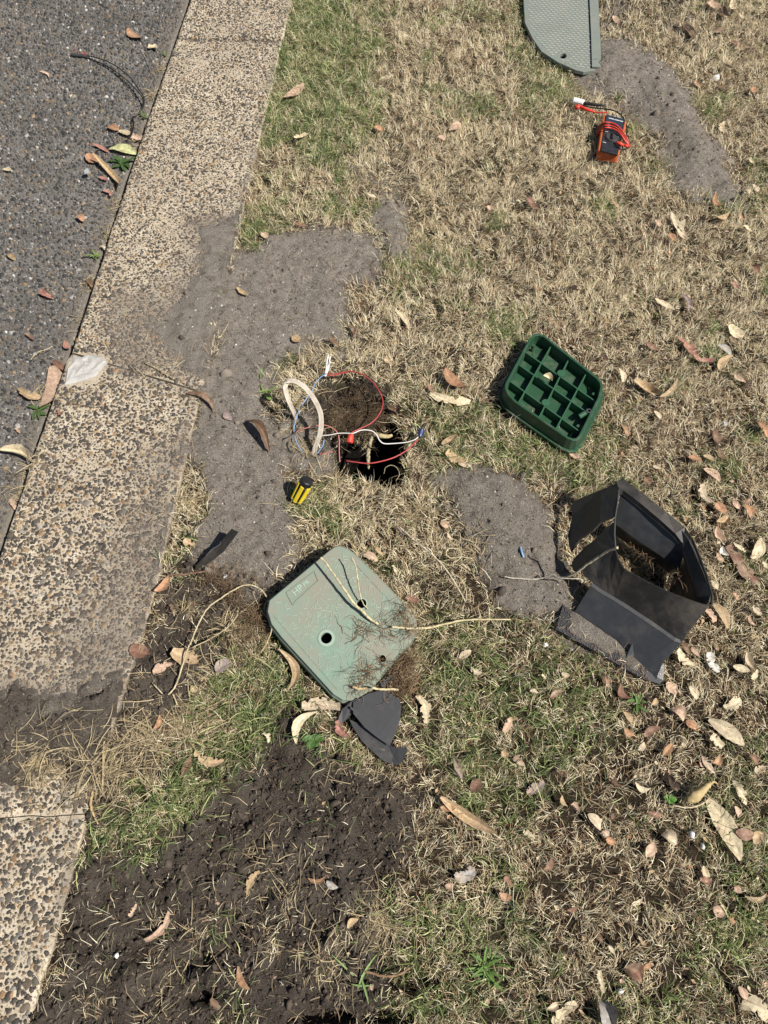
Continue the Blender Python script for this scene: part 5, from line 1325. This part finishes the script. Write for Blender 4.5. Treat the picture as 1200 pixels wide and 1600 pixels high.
# ---------------------------------------------------------------- leaves
LC = dict(cream=(.64, .54, .36), pale=(.58, .47, .33), tan=(.46, .33, .19), pink=(.55, .38, .27), orange=(.44, .245, .14), rust=(.23, .125, .085), red=(.40, .19, .15),
          brown=(.17, .105, .065), dark=(.055, .035, .026), grey=(.42, .40, .37), white=(.72, .69, .62), lime=(.62, .63, .32), mauve=(.27, .215, .20))
CN = dict(cream='cream', pale='pale buff', tan='tan', pink='pinkish', orange='orange brown', rust='rusty brown', red='pinkish red', brown='brown', dark='very dark brown', grey='grey', white='white', lime='pale yellow green', mauve='mauve grey')
SN = dict(o='oval', l='narrow', t='torn', r='round', c='curled')
LEAVES = """
200 46 223 62 10 orange o
232 75 247 78 9 cream t
171 195 184 203 12 orange r
186 205 202 212 10 cream r
207 214 222 218 12 pink t
170 232 215 240 13 lime o
145 226 172 240 5 red l
136 241 158 252 13 orange r
150 252 191 300 8 tan c
155 276 168 283 6 red o
160 298 175 308 8 red t
5 265 19 270 6 cream o
62 113 77 124 3 pink l
120 338 130 347 8 orange r
65 452 82 467 12 red t
12 397 24 407 7 tan o
42 523 54 532 6 rust t
102 534 110 546 8 red r
84 576 66 641 30 pink o
30 605 62 622 15 tan t
82 566 103 580 9 rust o
4 707 48 722 13 cream c
134 436 146 452 9 brown t
158 385 168 392 8 cream t
25 670 32 678 6 pink t
292 614 334 642 9 brown l
352 643 362 657 10 mauve r
382 657 420 704 12 brown c
371 452 388 464 7 tan o
456 527 470 534 11 tan r
546 508 555 531 8 brown o
515 528 529 543 8 brown o
601 561 614 572 9 tan t
607 640 624 650 9 brown c
617 485 639 517 8 cream l
695 583 727 612 17 orange c
672 612 735 628 17 cream t
669 603 677 612 7 rust o
690 700 713 683 11 tan c
697 707 727 722 22 tan t
705 710 751 733 9 pale l
445 155 475 133 13 pink o
460 217 482 211 10 cream t
585 200 597 207 8 orange r
702 203 717 190 12 pink o
683 215 695 219 6 pink r
461 350 478 355 8 rust o
408 366 420 373 9 pink r
573 303 587 308 7 cream t
760 323 768 328 6 pink r
1106 5 1122 17 14 pink t
1130 12 1141 30 9 dark l
1142 3 1153 19 5 cream c
1154 23 1162 32 4 cream l
1061 36 1080 66 12 dark o
1120 51 1132 45 8 rust t
1142 65 1158 68 6 rust l
1130 97 1147 108 6 dark l
1087 127 1094 136 7 orange t
1122 132 1129 142 7 brown t
1175 138 1181 146 7 orange r
1130 194 1133 211 9 cream t
1167 247 1174 255 7 cream t
1161 296 1171 303 8 cream c
1175 289 1184 301 7 pale o
1116 307 1130 327 7 orange c
1119 344 1140 335 10 tan c
1155 335 1165 345 7 orange t
1163 353 1174 363 9 cream t
1047 336 1074 374 9 pale l
1066 362 1070 344 7 cream o
1024 344 1032 354 7 pink o
957 311 966 323 8 tan t
958 26 966 40 7 pink o
1046 366 1056 379 9 orange o
1027 373 1035 380 7 rust t
825 313 839 329 12 rust t
1058 360 1073 375 9 cream l
1023 468 1053 483 9 cream l
1063 460 1075 487 7 mauve l
1137 510 1160 527 16 cream r
1140 527 1152 543 9 brown o
1060 530 1087 556 16 red t
1082 555 1115 564 13 red t
1010 537 1027 547 8 rust o
1120 540 1143 555 9 grey o
1122 582 1143 558 10 tan o
1148 583 1165 597 8 pink l
1170 610 1178 593 6 dark l
966 578 973 598 9 cream o
988 600 1030 622 13 tan c
1030 622 1058 593 7 tan l
1022 643 1030 658 7 cream o
972 665 983 680 9 orange t
1185 660 1200 682 15 orange t
1112 675 1133 697 12 brown c
1075 715 1097 724 9 orange o
1098 713 1117 721 8 tan o
1122 703 1133 720 9 brown o
1100 733 1123 755 12 pink o
1095 758 1110 787 12 pale t
1007 747 1017 758 9 rust r
1020 728 1032 733 6 pale o
888 702 908 716 10 pink t
1142 443 1152 452 8 red t
1176 413 1188 425 9 rust c
938 555 948 565 6 dark o
887 448 902 457 8 dark t
968 390 983 398 8 dark o
835 448 843 457 7 orange t
1118 787 1132 805 13 orange o
1163 788 1173 810 11 orange o
1146 780 1157 795 8 pink o
1157 785 1173 777 6 brown l
1118 818 1137 808 10 tan c
1117 826 1132 847 12 pink c
1173 873 1188 842 15 cream o
1140 852 1180 912 24 rust t
1146 848 1165 862 8 cream t
1128 855 1137 870 8 white c
1119 866 1131 877 7 pink o
1190 879 1200 888 9 cream t
1100 948 1116 972 15 pink t
1112 942 1137 982 15 tan o
1175 948 1190 960 12 pale t
1112 909 1121 921 8 cream o
1145 928 1153 938 8 orange t
1170 962 1182 978 5 pink l
1165 1021 1178 1047 11 pale c
1172 1062 1183 1047 9 cream t
1107 1020 1120 1052 15 white t
1057 1016 1085 1040 13 cream t
1067 1003 1078 1022 7 brown o
1081 1012 1089 1027 8 pink o
1144 1042 1170 1049 9 cream o
1041 1067 1056 1085 15 pink o
1077 1072 1089 1093 10 cream o
1132 1105 1159 1092 14 cream t
943 1057 953 1068 10 rust r
969 1070 985 1092 10 rust c
1018 1102 1026 1091 7 tan o
1047 1107 1068 1126 14 pink c
1073 1125 1087 1140 12 orange o
975 1112 987 1131 9 tan o
975 1139 990 1149 9 orange o
1005 1152 1030 1137 9 rust o
998 1173 1006 1160 8 pale o
1035 1181 1049 1163 10 orange c
1108 1124 1163 1164 18 cream o
1108 1152 1128 1168 18 cream t
1098 1181 1117 1208 8 pale l
1112 1193 1123 1180 9 orange c
1172 1179 1184 1194 8 rust o
1180 1208 1195 1198 10 pale t
1048 1212 1066 1240 9 dark l
992 1223 1016 1232 8 cream l
958 1216 970 1230 10 brown t
1145 1220 1167 1257 12 cream t
1105 1249 1155 1345 24 cream o
1147 1260 1152 1280 8 pink l
1149 1300 1177 1303 14 rust o
1177 1318 1192 1302 13 tan o
1010 1268 1033 1275 10 rust t
1034 1304 1057 1318 16 pale c
1009 1338 1022 1317 12 pink o
941 1299 951 1309 9 pink o
946 1312 962 1317 9 orange r
1098 1353 1105 1384 8 cream l
1093 1374 1111 1375 10 rust t
1148 1386 1158 1395 8 pink o
1163 1400 1199 1395 6 tan l
1113 1418 1131 1431 13 pink o
1139 1436 1150 1442 9 orange t
976 1512 1003 1533 19 rust c
1003 1512 1016 1501 5 orange l
938 1563 958 1604 20 grey c
935 1516 942 1551 9 cream t
1160 1568 1204 1592 21 cream t
1153 1541 1165 1564 9 pink o
951 1478 960 1492 5 cream l
962 1474 972 1485 7 tan t
987 1413 1003 1404 7 pale t
919 1272 938 1297 13 pale o
895 1255 905 1268 9 pink t
878 1243 887 1260 6 tan l
817 1300 836 1311 11 cream t
823 1240 850 1222 17 mauve t
802 1184 818 1196 12 pink t
870 1205 882 1210 7 rust t
849 1360 862 1339 8 rust l
855 1577 873 1568 8 pale c
863 1600 901 1568 15 cream t
928 1457 942 1473 7 brown l
887 1422 903 1417 6 rust l
653 1088 666 1131 17 cream t
717 1029 736 1017 10 pale o
736 1045 753 1052 10 pale t
787 1144 800 1122 13 pink t
827 1081 840 1083 6 pale o
859 1092 880 1080 8 rust l
877 1052 890 1056 7 cream r
847 1054 853 1062 6 cream t
784 1174 794 1182 9 tan r
711 1184 722 1218 9 mauve l
737 1236 750 1218 15 rust o
688 1247 775 1303 15 tan c
688 1262 712 1263 9 orange o
710 1370 742 1358 18 grey t
696 1383 708 1394 9 pink c
787 1371 800 1384 10 rust t
780 1396 799 1402 9 orange o
481 1372 512 1366 6 orange l
510 1377 528 1387 8 grey o
543 1450 560 1436 8 tan o
463 1163 497 1113 13 cream l
472 1104 532 1106 19 pale t
529 1126 541 1152 13 red t
410 1146 421 1160 9 cream t
226 1470 264 1425 12 pink t
373 1510 391 1546 9 orange o
385 1398 404 1360 12 tan t
203 1432 215 1413 8 pink t
305 1174 350 1190 13 tan t
241 1140 250 1118 8 orange o
285 1212 298 1182 11 brown o
243 926 264 900 12 orange o
203 1012 233 1022 18 rust r
270 1018 310 1035 22 tan t
240 1052 270 1038 13 pink t
337 1050 362 1036 17 mauve r
437 1018 450 1085 12 tan c
265 945 274 961 9 brown t
300 1072 307 1083 7 tan o
288 845 305 852 11 tan t
690 813 700 825 9 pink r
622 824 630 836 9 mauve t
699 834 707 843 8 pale t
633 935 655 940 12 rust t
613 884 620 898 6 cream t
568 867 590 877 12 pink t
586 852 597 866 9 tan t
118 1135 126 1142 7 rust t
330 1560 345 1575 9 brown t
15 780 30 800 8 pink t
92 640 98 650 7 rust t
848 590 862 598 9 cream c
""".strip().splitlines()
LM = [('the dark green lid', 860, 606, 90), ('the pale green lid', 532, 975, 110), ('the broken black box', 1000, 910, 120), ('the multimeter', 958, 210, 45), ('the hole', 575, 670, 60), ('the screwdriver', 472, 764, 25),
      ('the grey pit lid', 880, 50, 60), ('the wire on the road', 190, 120, 40), ('the chipped kerb joint', 132, 575, 30), ('the upper right sand heap', 1060, 200, 70), ('the yellow seed pod', 1092, 1237, 25),
      ('the charcoal fragment', 585, 1145, 45), ('the black shard', 338, 860, 30), ('the long cream leaf', 1130, 1297, 30), ('the sand right of the hole', 800, 850, 80), ('the dark soil patch', 470, 1270, 110), ('the sand beside the kerb', 450, 420, 80),
      ('the bottom right corner', 1200, 1600, 20), ('the bottom kerb slab', 60, 1400, 60), ('the top right corner', 1200, 0, 20)]
def where(x, y, k=0):
    ds = sorted([(math.hypot(x - cx, y - cy) - rr, nm, cx, cy) for nm, cx, cy, rr in LM])
    d, nm, cx, cy = ds[k]
    an = math.degrees(math.atan2(cy - y, x - cx)) % 360
    s_ = ['right of', 'up right of', 'above', 'up left of', 'left of', 'down left of', 'below', 'down right of'][int((an + 22.5) // 45) % 8]
    w_ = 'close ' if d < 45 else ('' if d < 130 else 'well ')
    return w_ + s_ + ' ' + nm
def leaf_mesh(a_, b_2, wd, shape, seed):
    rs = np.random.RandomState(seed)
    L = np.linalg.norm(b_2 - a_); u = (b_2 - a_) / L; s_ = np.cross([0, 0, 1.0], u); s_ /= np.linalg.norm(s_); up = np.cross(u, s_)
    nl, nc = (14, 7) if L > .03 else (8, 5)
    curl = dict(c=.9, o=.28, l=.25, t=.35, r=.3)[shape] * rs.uniform(.6, 1.3) * rs.choice([1, 1, -1])
    fold = rs.uniform(.08, .45) * (1.6 if shape == 'c' else 1)
    bow = rs.uniform(-.18, .18) * (1.7 if shape in 'lc' else 1)
    twist = rs.uniform(-.7, .7); roll0 = rs.uniform(-.25, .25)
    V = []; Ct = []
    jag = rs.uniform(.93, 1.05, (nl + 1, 2))
    if shape == 't':
        kn = rs.uniform(.45, 1.1, (5, 2))
        for sd2 in (0, 1):
            jag[:, sd2] *= np.interp(np.linspace(0, 4, nl + 1), range(5), kn[:, sd2])
            if rs.rand() < .7: jag[rs.randint(1, nl), sd2] *= .35
    for i in range(nl + 1):
        t = i / nl
        if shape == 'r': p_ = math.sqrt(max(0, 1 - (2 * t - 1) ** 2)) * .98 + .04
        elif shape == 't': p_ = (math.sin(math.pi * (.12 + .80 * t)) ** .5)
        elif shape == 'l': p_ = math.sin(math.pi * (.05 + .93 * t ** .85)) ** .9
        else: p_ = math.sin(math.pi * (.04 + .94 * t)) ** .72
        cz = curl * L * .28 * (4 * (t - .5) ** 2 - .3); cb = bow * L * 4 * t * (1 - t)
        rl = roll0 + twist * (t - .5)
        for j in range(nc):
            q = 2 * j / (nc - 1) - 1
            hw = wd / 2 * p_ * (jag[i, 0] if q < 0 else jag[i, 1])
            y = q * hw; z = abs(q) * hw * fold * (2.2 if shape == 'c' else 1) + rs.uniform(-.03, .03) * wd
            yy_ = y * math.cos(rl) - z * math.sin(rl); zz = y * math.sin(rl) + z * math.cos(rl)
            V.append(a_ + u * L * t + s_ * (yy_ + cb) + up * (zz + cz))
            Ct.append((1.25 if j == nc // 2 else 1.0) * (1 - .14 * rs.rand()))
    Fc = [(i * nc + j, i * nc + j + 1, (i + 1) * nc + j + 1, (i + 1) * nc + j) for i in range(nl) for j in range(nc - 1)]
    if shape == 't':
        Fc = [f for f in Fc if not (f[0] % nc in (0, nc - 2) and rs.rand() < .16)]
    V = np.array(V)
    return V, Fc, np.array(Ct)
used = {}
for li, ln in enumerate(LEAVES):
    x1, y1, x2, y2, w, cn, sh = ln.split(); x1, y1, x2, y2, w = map(float, (x1, y1, x2, y2, w))
    mx, my = (x1 + x2) / 2, (y1 + y2) / 2
    g0 = gz(mx, my); q = P(mx, my, g0)
    f = fields([q[0]], [q[1]]); onlid = (abs(mx - 855) < 10 and abs(my - 594) < 10)
    zz = g0 + (.015 if f['dens'][0] > .4 else .0045) + R.uniform(0, .003)
    if onlid: zz = .043
    a_, b_2 = P(x1, y1, zz), P(x2, y2, zz)
    dep = np.linalg.norm((a_ + b_2) / 2 - [0, 0, CAM_H])
    a_[2] += R.uniform(-.001, .005); b_2[2] += R.uniform(-.001, .005)
    V, Fc, Ct = leaf_mesh(a_, b_2, w / F * dep * 1.12, sh, 100 + li)
    zmin = V[:, 2].min(); fl_ = g0 + (.006 if f['dens'][0] > .4 else .0015) if not onlid else .038
    if zmin < fl_: V[:, 2] += (fl_ - zmin) * .8
    base = np.array(LC[cn]) * R.uniform(.85, 1.12)
    other = np.array(LC[random.choice(['tan', 'brown', 'pink', 'pale'])])
    nse = np.clip((fbm(V[:, 0] + li, V[:, 1], .012, 3, li % 6) - .45) * 2.2, 0, .4)[:, None]
    C = (base[None] * (1 - nse) + other[None] * nse * .9) * Ct[:, None]
    Lpx = math.hypot(x2 - x1, y2 - y1)
    size = 'large' if Lpx > 42 else ('small' if Lpx < 17 else '')
    lab = ' '.join(t for t in (size, CN[cn], SN[sh], 'dead leaf', where(mx, my)) if t)
    if onlid: lab = 'small cream curled dead leaf lying on the ribs of the dark green lid'
    if x1 == 84: lab = 'large mottled pink dead leaf on the asphalt against the kerb'
    if x1 == 136: lab = 'round orange brown dead leaf on the road at the end of the wire'
    if x1 == 1105: lab = 'longest broad cream dead leaf with torn edge on the lawn at right'
    if x1 == 688 and w == 15: lab = 'long arched tan dead leaf on the lawn below the charcoal fragment'
    k_ = 1
    while lab in used and k_ < 6:
        extra = ['nearer the photo\'s bottom', 'further right', 'rather flat', 'slightly tilted'][k_ - 1] if False else where(mx, my, k_)
        base_l = ' '.join(t for t in (size, CN[cn], SN[sh], 'leaf', where(mx, my)) if t)
        lab = base_l + ', ' + extra; k_ += 1
        if len(lab.split()) > 16: lab = ' '.join(t for t in (size, CN[cn], SN[sh], 'leaf', extra) if t)
    used[lab] = 1
    o = obj('fallen_leaf', V, Fc, M['leaf'], cols=C, origin=centre(V), smooth=True)
    set_props(o, lab, 'leaf', 'dead leaves fallen on the verge, kerb and road')

# small leaf litter, too small to tell apart
s_ = scatter(1500, lambda f, x, y: (f['dens'] * clear(f) * .5 + .05) * np.clip(.25 + .75 * ss((f['px'] - 700) / 350), .2, 1) * np.where(x < KL(y), 0, 1)); n = len(s_)
VV, FF, CC = [], [], []; z = zat(s_[:, 0], s_[:, 1]); keys = ['cream', 'pale', 'tan', 'pink', 'orange', 'rust', 'brown', 'tan', 'pink']
for i in range(n):
    a_ = R.uniform(0, 6.28); L = R.uniform(.004, .013); W = L * R.uniform(.3, .8); u = np.array([math.cos(a_), math.sin(a_), R.uniform(-.5, .5)]); v = np.array([-math.sin(a_), math.cos(a_), R.uniform(-.5, .5)])
    c_ = np.array([s_[i, 0], s_[i, 1], z[i] + (.009 if s_[i, 3] < .4 and s_[i, 2] < .4 else .003)]); k = len(VV)
    VV += [c_ - u * L / 2, c_ - u * L * .1 + v * W / 2, c_ + u * L / 2, c_ - u * L * .05 - v * W / 2 + [0, 0, W * .2], c_ + [0, 0, -.1 * W]]
    FF += [(k, k + 4, k + 1), (k + 1, k + 4, k + 2), (k + 2, k + 4, k + 3), (k + 3, k + 4, k)]
    CC += [np.array(LC[keys[R.randint(9)]]) * R.uniform(.7, 1.1)] * 5
o = obj('leaf_litter', VV, FF, M['leaf'], cols=np.array(CC)); set_props(o, 'tiny broken bits of dead leaf among the grass', 'leaf litter', kind='stuff')
